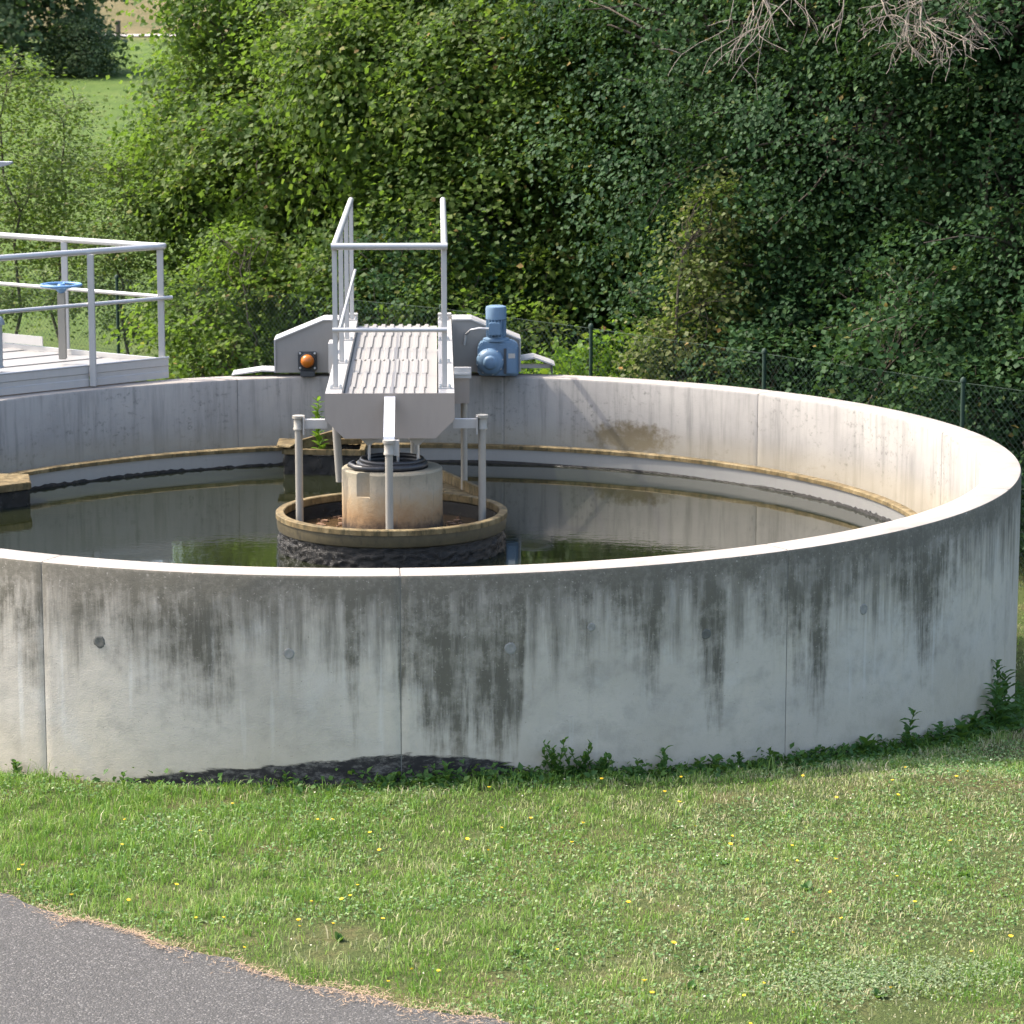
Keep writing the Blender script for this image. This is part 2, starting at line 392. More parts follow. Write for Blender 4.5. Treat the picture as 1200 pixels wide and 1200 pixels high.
def leaves(P, N, size, width, rng, droop=.5):
    n = len(P); N = unit(N)
    d = rng.normal(size=(n, 3)); d[:, 2] -= droop
    d = unit(d - N * (d * N).sum(1, keepdims=True)); b = np.cross(N, d)
    size = np.broadcast_to(size, (n,))
    V = P[:, None, :] + size[:, None, None] * (LEAF[None, :, 0, None] * d[:, None, :] + width * LEAF[None, :, 1, None] * b[:, None, :] + LEAF[None, :, 2, None] * N[:, None, :])
    base = (np.arange(n) * 4)[:, None]
    F = np.concatenate([base + np.array([[0, 2, 1]]), base + np.array([[0, 3, 2]])])
    return V.reshape(-1, 3), F
def gz(x, y):
    """height of the ground"""
    x = np.asarray(x, float); y = np.asarray(y, float)
    a = -1.36 - .13 * np.clip(y + 5, 0, 5.6)
    a = a + np.clip(y - 55, 0, 75) * (2.45 / 75) + np.clip(y - 136, 0, 50) * .30 + np.clip(y - 186, 0, 400) * .02
    a = a - .055 * np.clip((-x - .2) / 1.6, 0, 1) * np.clip((y + 7.2) / 1.6, 0, 1)
    a = a + .012 * np.sin(x * 2.1 + y * 1.3) + .012 * np.sin(y * 2.9 - x * .8)
    return a
def gnd(x, y): return float(gz(x, y))

# ------------------------------------------------------------------ ground, path, road
def sheet(name, xs, ys, mat, off=0.0, inside=None):
    xs, ys = np.asarray(xs), np.asarray(ys); X, Y = np.meshgrid(xs, ys)
    V = np.stack([X, Y, gz(X, Y) + off], -1).reshape(-1, 3); w = len(xs)
    i = np.arange(len(ys) - 1)[:, None] * w + np.arange(w - 1)[None, :]
    F = np.stack([i, i + 1, i + 1 + w, i + w], -1).reshape(-1, 4)
    if inside is not None: F = F[inside(V[F].mean(1))]
    me = big_mesh(name, V, [F], mat, smooth=True)
    return link(bpy.data.objects.new(name, me))
def field_mat():
    t = NT('ground_cover'); p = t.pos(); Y = t.sep(p)[1]
    n = t.noise(p, 1.7, 8, .7); f = t.noise(p, 19, 5, .7)
    lawn = t.ramp(n, [(.3, (.05, .075, .02)), (.52, (.08, .10, .035)), (.72, (.15, .12, .06))])
    crop = t.ramp(t.noise(t.vmul(p, (1, .5, 1)), .9, 8, .75), [(.3, (.055, .095, .022)), (.5, (.085, .14, .03)), (.75, (.14, .175, .05))])
    bank = t.ramp(t.noise(t.vmul(p, (.4, .4, 1)), .7, 9, .75), [(.3, (.08, .09, .04)), (.5, (.17, .14, .075)), (.72, (.25, .20, .115))])
    c = t.mix(t.step(Y, 14., 30.), lawn, crop); c = t.mix(t.step(t.math('ADD', Y, t.math('MULTIPLY', n, 10.)), 128., 140.), c, bank)
    c = t.mix(t.math('MULTIPLY', f, .5), c, (.035, .045, .012))
    t.bump(f, .8, .08)
    return t.fin(c, .95, 0, .1)
xs = np.concatenate([np.linspace(-400, -12, 30), np.linspace(-10, 12, 89), np.linspace(14, 400, 30)])
ys = np.concatenate([np.linspace(-60, -13, 14), np.linspace(-12, 14, 105), np.linspace(16, 160, 60), np.linspace(170, 600, 30)])
ground = tag(sheet('ground', xs, ys, field_mat(), 0, lambda c: c[:, 0] ** 2 + c[:, 1] ** 2 > 4.3 ** 2), kind='structure')

# edge of the asphalt path: y below the line, slightly bowed and ragged
def path_edge(x):
    x = np.asarray(x, float)
    u = (x + 1.85) / 2.83
    return -7.50 - 2.20 * u + .16 * np.sin(np.clip(u, 0, 1) * math.pi) * -1 + .035 * np.sin(x * 9) + .022 * np.sin(x * 23 + 1)
px = np.linspace(-14, 9, 240); rows = np.linspace(0, 1, 14) ** 1.6
V = []
for k in rows:
    e = path_edge(px); y = e + (-24 - e) * k if True else e
    V.append(np.stack([px, np.where(e < -24, e - 1 * k, y), gz(px, np.maximum(y, -60)) + .012], -1))
V = np.concatenate(V); w = len(px)
i = np.arange(len(rows) - 1)[:, None] * w + np.arange(w - 1)[None, :]
me = big_mesh('path', V, [np.stack([i, i + w, i + w + 1, i + 1], -1).reshape(-1, 4)], M['asphalt'])
tag(link(bpy.data.objects.new('path', me)), kind='structure')
road = sheet('road', np.linspace(-120, 120, 60), np.linspace(130.5, 134.5, 3), simple('road_pale', (.34, .31, .29), .9, 0, .1, .8), .06)
tag(road, kind='structure')

# ------------------------------------------------------------------ the round tank
RO, RI = 5.0, 4.725
tank = thing('concrete_tank', 'round weathered concrete settling tank with black streaks down its outer wall', 'tank')
def px_angle(u):
    """angle on the outer wall for a bearing seen from the front (used to lay out the stains)"""
    b = (u - 600) / 3581.0; ox, oy = .979, -24.21
    A = b * b + 1; B = 2 * (b * ox + oy); C = ox * ox + oy * oy - 25
    D = B * B - 4 * A * C
    d = (-B - math.sqrt(max(D, 0))) / (2 * A)
    return math.degrees(math.atan2(oy + d, ox + b * d))
stain_px = [(0, 130), (15, 150), (30, 80), (45, 15), (75, 60), (100, 75), (140, 85), (165, 100), (190, 85), (215, 115), (235, 120), (260, 110), (285, 45), (310, 40),
            (340, 30), (370, 35), (398, 60), (412, 200), (424, 60), (445, 25), (460, 20), (466, 170), (473, 110), (500, 180), (530, 200), (560, 190), (590, 205), (608, 195), (620, 40),
            (640, 22), (660, 40), (680, 70), (695, 125), (706, 50), (730, 80), (760, 110), (775, 115), (795, 35), (815, 45), (830, 140), (850, 160), (860, 50), (900, 75), (920, 90),
            (950, 130), (975, 165), (985, 55), (1010, 75), (1045, 45), (1070, 110), (1090, 150), (1110, 110), (1140, 60), (1160, 70), (1185, 40)]
sa = [px_angle(u) for u, _ in stain_px]; sl = [l / 187.0 * 1.12 + .05 for _, l in stain_px]
bit_px = [(100, -2.0), (125, -1.42), (200, -1.335), (300, -1.27), (420, -1.195), (480, -1.18), (540, -1.20), (600, -1.27), (650, -1.36), (700, -2.0)]
ba = [px_angle(u) for u, _ in bit_px]; bl = [l for _, l in bit_px]
joints = [-115, -87, -55.5, -20, 14, 47, 79, 110, 142, 174, 206, 226]
rngs = np.random.default_rng(5)
far_a = np.sort(rngs.uniform(-10, 235, 60)); far_l = rngs.uniform(.1, .9, 60)
def wall_panel(a0, a1):
    J = .035   # half joint in degrees
    n = max(8, int((a1 - a0) / .35)); A = np.linspace(a0 + J, a1 - J, n + 1)
    zo = np.linspace(-3.0, -.02, 9)
    prof = [(RO, z, 0) for z in zo] + [(RO - .008, -.004, 0), (RO - .022, 0, 1), (RI + .022, 0, 1), (RI + .008, -.006, 1), (RI, -.022, 2), (RI, -.5, 2), (RI, -3.0, 2)]
    m = len(prof); V = []; st = []; bt = []
    for k, a in enumerate(A):
        sh = .006 if k in (0, n) else 0.0      # arris at each joint
        for (r, z, s) in prof:
            rr = r - sh if r > 4.9 else r + sh * (r < 4.8)
            V.append((rr * math.cos(R(a)), rr * math.sin(R(a)), z))
            if -150 < a < -5: st.append(float(np.interp(a, sa, sl)) if a < sa[-1] else .25)
            else: st.append(float(np.interp(a, far_a, far_l)))
            bt.append(float(np.interp(a, ba, bl)))
    F = []; mi = []
    for k in range(n):
        for i in range(m - 1):
            F.append((k * m + i, (k + 1) * m + i, (k + 1) * m + i + 1, k * m + i + 1))
            mi.append(0 if i < 9 else (1 if i < 12 else 2))
    F.append(tuple(range(m))); mi.append(0); F.append(tuple(n * m + i for i in reversed(range(m)))); mi.append(0)
    me = bpy.data.meshes.new('wall_panel'); me.from_pydata(V, [], F)
    for q in ('outer', 'rim', 'inner'): me.materials.append(M[q])
    me.polygons.foreach_set('material_index', mi)
    me.polygons.foreach_set('use_smooth', [True] * len(F)); me.set_sharp_from_angle(angle=R(30))
    for nm, dat in (('stain', st), ('bitumen', bt)):
        at = me.attributes.new(nm, 'FLOAT', 'POINT'); at.data.foreach_set('value', dat)
    return link(bpy.data.objects.new('wall_panel', me), tank)
for q, a in enumerate(joints):
    b = joints[(q + 1) % len(joints)]
    if b < a: b += 360
    wall_panel(a, b)
# joint filler strips set back in the joints
for a in joints:
    m = MB(); ca, sa_ = math.cos(R(a)), math.sin(R(a))
    m.bar((4.8625 * ca, 4.8625 * sa_, -2.9), (4.8625 * ca, 4.8625 * sa_, -.008), .03, .258, (ca, sa_, 0))
    m.build('joint_filler', M['filler'], tank)
# formwork tie holes on the outer wall, raised discs coloured dark like shaded hollows
M['tie'] = simple('tie_hole_dark', (.10, .10, .09), .95, 0, .5, 38); M['tie_pale'] = simple('tie_hole_faint', (.22, .215, .20), .95, 0, .45, 38)
rt = random.Random(4)
for u, v, kk, sz in ((105, 752, 'tie', 1.05), (332, 766, 'tie_pale', .9), (598, 760, 'tie_pale', 1.0), (833, 743, 'tie', .9), (1021, 714, 'tie_pale', 1.0), (695, 735, 'tie_pale', .7)):
    a = R(px_angle(u)); d = 24.21 + RO * math.sin(a)
    z = 3.854 - d * math.tan(R(10.148) + math.atan((v - 600) / 3581))
    m = MB(); m.lathe([(0, .001), (.018, .0015), (.028, .003), (.036, .0025), (.044, -.003)], 20, axis='y')
    m.v = [(x_ * (1 + rt.uniform(-.12, .12)), y_, z_ * (1 + rt.uniform(-.12, .12))) for x_, y_, z_ in m.v]
    o = m.build('tie_hole', M[kk], tank, True)
    o.location = (RO * math.cos(a), RO * math.sin(a), z); o.rotation_euler = (0, 0, a - math.pi / 2); o.scale = (sz, 1, sz)
# overflow channel: floor, weir wall with grey plates and an ochre lip
m = MB(); m.lathe([(RI, -.86), (4.34, -.86)], 128); m.build('channel_floor', M['slime'], tank, True)
for k in range(20):
    a0, a1 = R(k * 18 + 12.2), R(k * 18 + 30 - .2 + 12)
    m = MB(); m.lathe([(4.30, -2.0), (4.30, -.625), (4.335, -.625), (4.335, -2.0)], 10, a0=a0, a1=a1, closed=True)
    m.build('weir_plate', M['weir'], tank, True)
m = MB(); N_ = 180
prof = [(4.287, -.632), (4.287, -.60), (4.30, -.593), (4.36, -.593), (4.372, -.602), (4.372, -.632)]
m.lathe(prof, N_, closed=True); m.build('channel_lip', M['ochre'], tank, True)
# ragged algae fringe along the water line of the weir plates
rg = np.random.default_rng(11); V = []; F = []
NA = 720; lev = 5
ph = rg.uniform(0, 6.28, 12)
for k in range(NA):
    t = 2 * math.pi * k / NA
    hh = .018 + .006 * math.sin(5 * t + ph[0]) + .004 * math.sin(17 * t + ph[1]) + rg.uniform(0, .010) * (1 + math.sin(3 * t + 1)) 
    for j in range(lev):
        q = j / (lev - 1); rr = 4.298 - .012 * math.sin(q * math.pi) * rg.uniform(.3, 1.5) - .002
        V.append((rr * math.cos(t), rr * math.sin(t), -.80 + (hh + .03) * q))
for k in range(NA):
    for j in range(lev - 1):
        a = k * lev + j; b = ((k + 1) % NA) * lev + j; F.append((a, b, b + 1, a + 1))
m = MB(); m.add(V, F); m.build('algae_fringe', M['slime'], tank, True, auto=False)

WZ = -.77
m = MB(); m.lathe([(0.0, WZ), (1.5, WZ), (4.31, WZ)], 96); tag(m.build('water', M['water'], None, True), kind='structure')

# scum boxes on the weir
def scum_box(name, label, pts, ztop, plant=False):
    t = thing(name, label, 'scum box')
    n = len(pts); c = Vector((sum(p[0] for p in pts) / n, sum(p[1] for p in pts) / n, 0))
    rgl = random.Random(len(label))
    # slimy side walls, subdivided and lumpy
    m = MB(); lv = 9; ring = []
    for i in range(n):
        a, b = Vector((*pts[i], 0)), Vector((*pts[(i + 1) % n], 0)); s = max(2, int((b - a).length / .03))
        ring += [a.lerp(b, k / s) for k in range(s)]
    k = len(ring); V = []
    for j in range(lv):
        z = -1.1 + (ztop - .03 + 1.1) * j / (lv - 1)
        for p in ring:
            q = p + (p - c).normalized() * rgl.uniform(-.006, .022) * (1 if 0 < j < lv - 1 else .2)
            V.append((q.x, q.y, z + rgl.uniform(-.01, .01)))
    F = [(j * k + i, j * k + (i + 1) % k, (j + 1) * k + (i + 1) % k, (j + 1) * k + i) for j in range(lv - 1) for i in range(k)]
    m.add(V, F); m.build('slimy_side', M['slime'], t, True, auto=False)
    for i in range(n):
        a, b = Vector((*pts[i], ztop)), Vector((*pts[(i + 1) % n], ztop))
        MB().bar(a, b, .05, .05).build('edge_board', M['ochre'], t, bevel=.004)
    m = MB(); m.prism([(p[0] * .98 + c.x * .02, p[1] * .98 + c.y * .02) for p in pts], ztop - .16, ztop - .12, 'z'); m.build('sludge_bed', M['slime'], t)
    return t
sb = scum_box('scum_box', 'slime covered scum box with ochre edges and a weed, at the far weir', [(-1.12, 3.62), (-.40, 3.55), (-.40, 4.25), (-1.05, 4.20)], -.56)
m = MB(); m.prism([(-1.19, 3.60), (-1.06, 3.52), (-1.03, 3.66), (-1.0, 4.02), (-1.2, 4.02)], -.515, -.50, 'z'); m.build('inlet_flap', M['ochre'], sb, bevel=.004)
m = MB(); m.bar((-1.02, 3.75, -.53), (-.30, 4.05, -.36), .04, .09); m.build('baffle_board', M['ochre'], sb, bevel=.004)
lb = scum_box('scum_box', 'ochre topped scum box sticking out at the left edge of the water', [(-3.22, 1.95), (-3.30, 2.35), (-3.95, 2.42), (-4.05, 1.75), (-3.7, 1.55)], -.60)
m = MB(); m.prism([(-3.20, 1.93), (-3.28, 2.37), (-3.95, 2.44), (-4.07, 1.73), (-3.7, 1.52)], -.60, -.562, 'z'); m.build('cover_slab', M['ochre'], lb, bevel=.006)

# ------------------------------------------------------------------ feed ring and column in the middle
fr = thing('feed_ring', 'ochre rimmed ring with black slimy skirt around the centre column', 'baffle ring', (.01, .02, 0))
m = MB(); m.lathe([(.865, -.52), (.865, -.470), (.872, -.464), (.925, -.464), (.932, -.470), (.932, -.508), (.905, -.508), (.905, -.50)], 96, closed=True)
m.build('rim', M['ochre'], fr, True)
m = MB(); m.lathe([(.905, -.506), (.922, -.510), (.925, -.56), (.918, -.60), (.905, -.61)], 96); m.build('stained_band', M['band'], fr, True)
rg = np.random.default_rng(3); NA, lev = 420, 24; V = []; F = []
lum = rg.normal(size=(NA, lev)); 
for _ in range(2): lum = (lum + np.roll(lum, 1, 0) + np.roll(lum, -1, 0)) / 2.2
for k in range(NA):
    t = 2 * math.pi * k / NA
    for j in range(lev):
        rr = .903 + .007 * lum[k, j] * (1 if j < lev - 1 else 0) + (.010 if j < 17 else 0)
        V.append((rr * math.cos(t), rr * math.sin(t), -.95 + .41 * j / (lev - 1)))
for k in range(NA):
    for j in range(lev - 1):
        a = k * lev + j; b = ((k + 1) % NA) * lev + j; F.append((a, b, b + 1, a + 1))
m = MB(); m.add(V, F); m.build('skirt', M['slime'], fr, True, auto=False)
m = MB(); m.lathe([(.868, -.53), (.862, -.56), (.868, -.95)], 64); m.build('inner_face', M['slime'], fr, True)
m = MB(); m.lathe([(0, -.64), (.4, -.64), (.87, -.64)], 64, (.01, .02, 0)); tag(m.build('sludge_water', M['sludge'], None, True), kind='structure')
# floating scum inside the ring
rg = np.random.default_rng(8); m = MB()
for _ in range(170):
    a = rg.uniform(0, 6.28); r = rg.uniform(.45, .84); w = rg.uniform(.01, .035)
    c = (r * math.cos(a) + .01, r * math.sin(a) + .02, -.636)
    pts = [(c[0] + w * rg.uniform(.5, 1.2) * math.cos(q), c[1] + w * rg.uniform(.5, 1.2) * math.sin(q)) for q in np.linspace(0, 6.28, 7)[:-1]]
    m.prism(pts, -.641, -.634 + rg.uniform(0, .008), 'z')
tag(m.build('floating_scum', simple('scum_brown', (.16, .09, .05), .8, 0, .5, 30)), 'clots of brown scum floating inside the ring around the column', 'scum', kind='stuff')

cc = thing('centre_column', 'rust stained concrete centre column with a black rubber ring on top', 'column', (.015, .05, 0))
m = MB(); A = 64; a_lo, a_hi = R(232), R(249)
prof = [(.405, -1.6), (.405, -.13), (.392, -.117), (.29, -.117), (.28, -.14), (.28, -.8)]
m.lathe(prof, 96); col = m.build('shaft', M['column'], cc, True)
# notch cut in the shaft's upper edge
m = MB(); m.prism([(-.285, -.31), (-.165, -.31), (-.165, -.06), (-.285, -.06)], -.5, -.30); cut = m.build('cutter', M['column'])
bo = col.modifiers.new('notch', 'BOOLEAN'); bo.object = cut; bo.operation = 'DIFFERENCE'; bo.solver = 'EXACT'
cut.location = cc.location
bpy.context.view_layer.update()
dg = bpy.context.evaluated_depsgraph_get(); nm = bpy.data.meshes.new_from_object(col.evaluated_get(dg)); col.modifiers.clear(); col.data = nm
bpy.data.objects.remove(cut)
# dark backing in the notch
m = MB(); m.lathe([(.30, -.12), (.30, -.34)], 12, a0=R(222), a1=R(262)); m.build('notch_back', M['column'], cc, True)
def torus(R0, r0, z, n=48, k=12):
    return [(R0 + r0 * math.cos(t), z + r0 * math.sin(t)) for t in np.linspace(0, 2 * math.pi, k, endpoint=False)]
m = MB(); m.lathe(torus(.262, .028, -.093), 56, closed=True); ring = m.build('slewing_ring', M['rubber'], cc, True)
m = MB(); m.lathe(torus(.245, .018, -.058), 56, closed=True); m.build('hose', M['rubber'], ring, True)
m = MB(); m.tube([(-.30, -.10, -.07), (-.33, -.14, -.08), (-.28, -.22, -.09), (-.17, -.28, -.092), (-.05, -.285, -.09)], .024, 10); m.build('hose', M['rubber'], ring, True)
m = MB(); m.lathe([(0, -.10), (.25, -.10)], 32); m.build('hole_shade_disc', M['dark'], ring)  # dark disc stands in for the shaded hole inside the ring

# ------------------------------------------------------------------ rotating scraper bridge
br = thing('scraper_bridge', 'aluminium scraper bridge with handrails from the centre column to the far wall', 'bridge', (.005, 0, 0), R(1.4))
Y0, Y1, ZT = -.20, 5.12, .51
for s in (-1, 1):
    m = MB()
    poly = [(.385, ZT - .11), (.385, ZT), (.512, ZT), (.512, .305), (.36, .155), (.345, .165), (.497, .312), (.497, ZT - .015), (.40, ZT - .015), (.40, ZT - .11)]
    m.prism([(s * x, z) for x, z in poly], Y0 + .006, Y1)
    m.build('girder', M['alu'], br)
m = MB(); m.prism([(-.515, ZT + .003), (.515, ZT + .003), (.515, .30), (.362, .150), (-.362, .150), (-.515, .30)], Y0 - .008, Y0)
m.build('end_plate', M['plate'], br, bevel=.002)
m = MB(); m.box(-.36, .36, Y0 + .02, Y1 - .3, .160, .175); m.build('bottom_plate', M['plate'], br)
# ribbed deck plates, each laid with its ribs a little off the last
L = (Y1 - .02 - Y0) / 6
for k in range(6):
    ya, yb = Y0 + .01 + k * L, Y0 + .01 + (k + 1) * L - .012
    xs_ = []; x = -.368; zb = ZT - .085
    off = (k * .37 % 1) * .03
    prof = [(-.375, zb)]; x = -.355 + off; per = .083
    while x + per < .372:
        prof += [(x, zb), (x + .010, zb + .017), (x + .042, zb + .017), (x + .052, zb)]; x += per
    prof += [(.375, zb)]
    m = MB(); q = len(prof)
    V = [(a, ya, b) for a, b in prof] + [(a, yb, b + .006) for a, b in prof] + [(a, ya, b - .01) for a, b in prof] + [(a, yb, b - .004) for a, b in prof]
    F = [(i, i + 1, q + i + 1, q + i) for i in range(q - 1)] + [(2 * q + i, 3 * q + i, 3 * q + i + 1, 2 * q + i + 1) for i in range(q - 1)]
    F += [(i, 2 * q + i, 2 * q + i + 1, i + 1) for i in range(q - 1)] + [(q + i, q + i + 1, 3 * q + i + 1, 3 * q + i) for i in range(q - 1)]
    m.add(V, F); m.build('deck_plate', M['deck'], br)
m = MB(); m.box(-.39, -.377, Y0 + .012, Y1 - .02, ZT - .12, ZT - .075); m.build('gap_shade_strip', M['dark'], br)  # dark strip stands in for the shaded gap between deck and girder
bolt_me = None
post_y = [.10, 1.70, 3.30, 4.90]; HX = .437; ZR = 1.655; ZM = .99
for s in (-1, 1):
    for y in post_y:
        m = MB(); m.box(s * HX - .020, s * HX + .020, y - .02, y + .02, ZT + .012, ZR - .02); p = m.build('rail_post', M['alu_pale'], br, bevel=.004)
        m = MB(); m.box(s * HX - .052, s * HX + .052, y - .055, y + .055, ZT, ZT + .012); m.build('base_plate', M['alu_pale'], p)
        for bx in (-.036, .036):
            for by in (-.04, .04):
                if bolt_me is None:
                    m = MB(); m.lathe([(0, .018), (.011, .016), (.013, 0)], 6); o = m.build('bolt', M['bolt'], p); bolt_me = o.data
                else: o = link(bpy.data.objects.new('bolt', bolt_me), p)
                o.location = (s * HX + bx, y + by, ZT + .012)
    m = MB(); m.tube([(s * HX, post_y[0] - .03, ZR), (s * HX, post_y[-1] + .02, ZR)], .027, 14); m.build('handrail', M['galv'], br, True)
    m = MB(); xm = -HX + .036 if s < 0 else HX + .0; m.tube([(xm, post_y[0] - .05, ZM), (xm, post_y[-1] - .0, ZM)], .014, 10); m.build('mid_rail', M['galv'], br, True)
m = MB(); m.tube([(-HX - .025, post_y[0] - .055, ZR), (HX + .025, post_y[0] - .055, ZR)], .027, 14); m.build('handrail', M['galv'], br, True)
m = MB(); m.tube([(-HX - .02, post_y[0] - .07, ZM), (HX + .02, post_y[0] - .07, ZM)], .019, 12); m.build('mid_rail', M['galv'], br, True)
for s in (-1, 1):
    m = MB(); m.box(s * .45 - .065, s * .45 + .065, Y1 - .12, Y1 + .02, ZT + .002, ZT + .045); m.build('girder_end_cap', M['alu'], br, bevel=.004)
# end carriage on the wall: plates front and back, top skin, wheels
CY0, CY1 = 4.66, 5.03
for sg in (-1, 1):
    hexa = [(sg * q, z) for q, z in ((1.165, .035), (1.165, .345), (.70, .535), (.516, .535), (.516, .035))]
    m = MB(); m.prism(hexa, CY0 + .012, CY1 - .012); ec = m.build('end_carriage', M['carriage'], br, bevel=.004)
    top = [(sg * q, z) for q, z in ((1.172, .04), (1.172, .352), (.702, .545), (.516, .545))]
    inn = [(sg * q, z) for q, z in ((.516, .533), (.700, .533), (1.160, .343), (1.160, .04))]
    m = MB(); m.prism(top + inn, CY0 - .006, CY1 + .006); m.build('lit_edge_band', M['alu_pale'], ec)  # paler band paints the top and outer edges as if lit
    x = sg * .85
    m = MB(); m.lathe([(0, CY0 + .09), (.10, CY0 + .09), (.112, CY0 + .11), (.112, CY1 - .11), (.10, CY1 - .09), (0, CY1 - .09)], 28, (x, 0, .113), axis='y'); m.build('wheel', M['rubber'], ec, True)
m = MB(); m.box(-.514, .514, CY0 + .05, CY1 - .05, .04, .152); m.build('axle_beam', M['carriage'], br)
# amber lamp on the left of the carriage
lx, lz = -.855, .155
m = MB(); m.box(lx - .09, lx + .09, CY0 - .03, CY0 + .014, lz - .095, lz + .085); bea = m.build('lamp_housing', M['dark'], br, bevel=.01); bea['label'] = 'dark housing of the round amber lamp'
for bx in (-.07, .07):
    for by in (-.07, .07):
        o = link(bpy.data.objects.new('bolt', bolt_me), bea); o.location = (lx + bx, CY0 - .029, lz + by); o.rotation_euler = (R(90), 0, 0)
m = MB(); m.lathe([(.064, -.03), (.078, -.035), (.078, -.055), (.066, -.06)], 28, (lx, CY0, lz), axis='y'); m.build('lens_ring', M['rubber'], bea, True)
m = MB(); m.lathe([(.064, -.05), (.062, -.075), (.045, -.098), (.02, -.108), (.0, -.110)], 28, (lx, CY0, lz), axis='y'); m.build('lens', M['amber'], bea, True)
m = MB(); m.box(lx - .07, lx + .07, CY0 - .06, CY0 + .01, lz - .15, lz - .097); m.build('lamp_bracket', M['dark'], bea, bevel=.006)
# blue geared motor on the right
gx, gzz = .93, .19
m = MB(); m.prism([(gx - .17, .045), (gx - .17, .30), (gx - .13, .355), (gx + .165, .355), (gx + .215, .315), (gx + .215, .03), (gx - .12, .03)], CY0 - .22, CY0 - .0); gm = m.build('gear_motor', M['blue'], br, True, .012)
gm['label'] = 'light blue geared drive motor standing on the right of the end carriage'
m = MB(); m.lathe([(0, -.33), (.045, -.33), (.062, -.318), (.068, -.30), (.10, -.29), (.112, -.275), (.128, -.25), (.132, -.215)], 36, (gx - .055, CY0, .165), axis='y'); m.build('gearbox_cover', M['blue'], gm, True)
for k in range(8):
    t = k * math.pi / 4 + .2; o = link(bpy.data.objects.new('bolt', bolt_me), gm); o.location = (gx - .055 + .119 * math.cos(t), CY0 - .25, .165 + .119 * math.sin(t)); o.rotation_euler = (R(90), 0, 0); o.scale = (.8, .8, .8)
m = MB(); m.box(gx + .10, gx + .20, CY0 - .245, CY0 - .218, .05, .30); m.build('gearbox_rib', M['blue'], gm, bevel=.008)
m = MB(); m.box(gx + .075, gx + .10, CY0 - .235, CY0 - .218, .05, .29); m.build('recess_shade_strip', M['dark'], gm)  # raised dark strip imitates the shade of a recess in the gearbox
mx_, my_ = gx + .005, CY0 - .115
m = MB(); m.lathe([(.125, .355), (.125, .375), (.085, .385), (.085, .40)], 32, (mx_, my_, 0)); m.build('motor_flange', M['blue'], gm, True)
m = MB()
gear = []
for k in range(72):
    t = 2 * math.pi * k / 72; gear.append((mx_ + (.096 if k % 4 < 2 else .078) * math.cos(t), my_ + (.096 if k % 4 < 2 else .078) * math.sin(t)))
m.prism(gear, .395, .555, 'z'); m.build('motor_barrel', M['blue'], gm)
m = MB(); m.lathe([(.0, .555), (.080, .555), (.098, .560), (.100, .655), (.094, .678), (.07, .686), (0, .687)], 32, (mx_, my_, 0)); m.build('fan_cowl', M['blue'], gm, True)
m = MB(); m.box(mx_ - .07, mx_ + .045, my_ - .135, my_ - .075, .415, .535); m.build('terminal_box', M['blue'], gm, bevel=.008)
m = MB(); m.tube([(mx_ - .07, my_ - .10, .475), (mx_ - .16, my_ - .09, .48), (mx_ - .24, my_ - .05, .46), (mx_ - .285, CY0 - .02, .40), (mx_ - .30, CY0 - .015, .30)], .012, 8); m.build('cable', M['galv'], gm, True)
m = MB(); m.box(gx + .118, gx + .182, CY0 - .2465, CY0 - .2445, .20, .245); m.build('nameplate', M['bolt'], gm)
# sheet metal rail guards at both tips of the carriage
m = MB(); m.prism([(1.16, .155), (1.30, .175), (1.46, .12), (1.50, .10), (1.495, .09), (1.455, .105), (1.30, .16), (1.16, .140)], CY0 + .02, CY1 - .02); m.build('rail_guard', M['alu_pale'], br)
m = MB(); m.box(1.465, 1.478, CY0 + .03, CY1 - .03, .012, .10); m.build('guard_flap', M['dark'], br)
m = MB(); m.box(1.17, 1.46, CY0 + .1, CY0 + .13, .06, .10); m.build('guard_arm', M['alu'], br)
m = MB(); m.prism([(-1.16, .055), (-1.30, .06), (-1.58, .018), (-1.58, .008), (-1.30, .045), (-1.16, .042)], CY0 + .02, CY1 - .02); m.build('rail_guard', M['alu_pale'], br)
# switch box on the left girder, bracket and scraper posts
m = MB(); m.box(-.575, -.514, 2.35, 2.62, .33, .60); o = m.build('switch_box', M['alu_pale'], br, bevel=.006)
m = MB(); m.box(.517, .645, 1.05, 1.16, .25, .545); o = m.build('post_bracket', M['plate'], br, bevel=.003)
m = MB(); m.box(.517, .66, 1.0, 1.03, .47, .56); m.box(.517, .65, .985, 1.0, .50, .515); m.build('bracket_clip', M['alu_pale'], br)
m = MB(); m.tube([(.60, 1.19, .50), (.60, 1.19, -.62)], .028, 12); m.build('scraper_post', M['pipe'], br, True)
m = MB(); m.tube([(-.50, 1.6, .16), (-.46, 1.6, -.50)], .034, 12); m.build('scraper_post', M['pipe'], br, True)
m = MB(); m.tube([(.17, 1.5, .16), (.17, 1.5, -.50)], .024, 12); m.lathe([(.0, -.12), (.045, -.12), (.045, -.09), (.0, -.09)], 14, (.17, 1.5, 0)); m.build('scraper_post', M['pipe'], br, True)
m = MB(); m.bar((.74, .78, -.47), (.10, 2.6, -.47), .035, .10); m.bar((.64, .74, -.505), (0, 2.56, -.505), .16, .015); m.build('scum_blade', M['ochre'], br, bevel=.003)
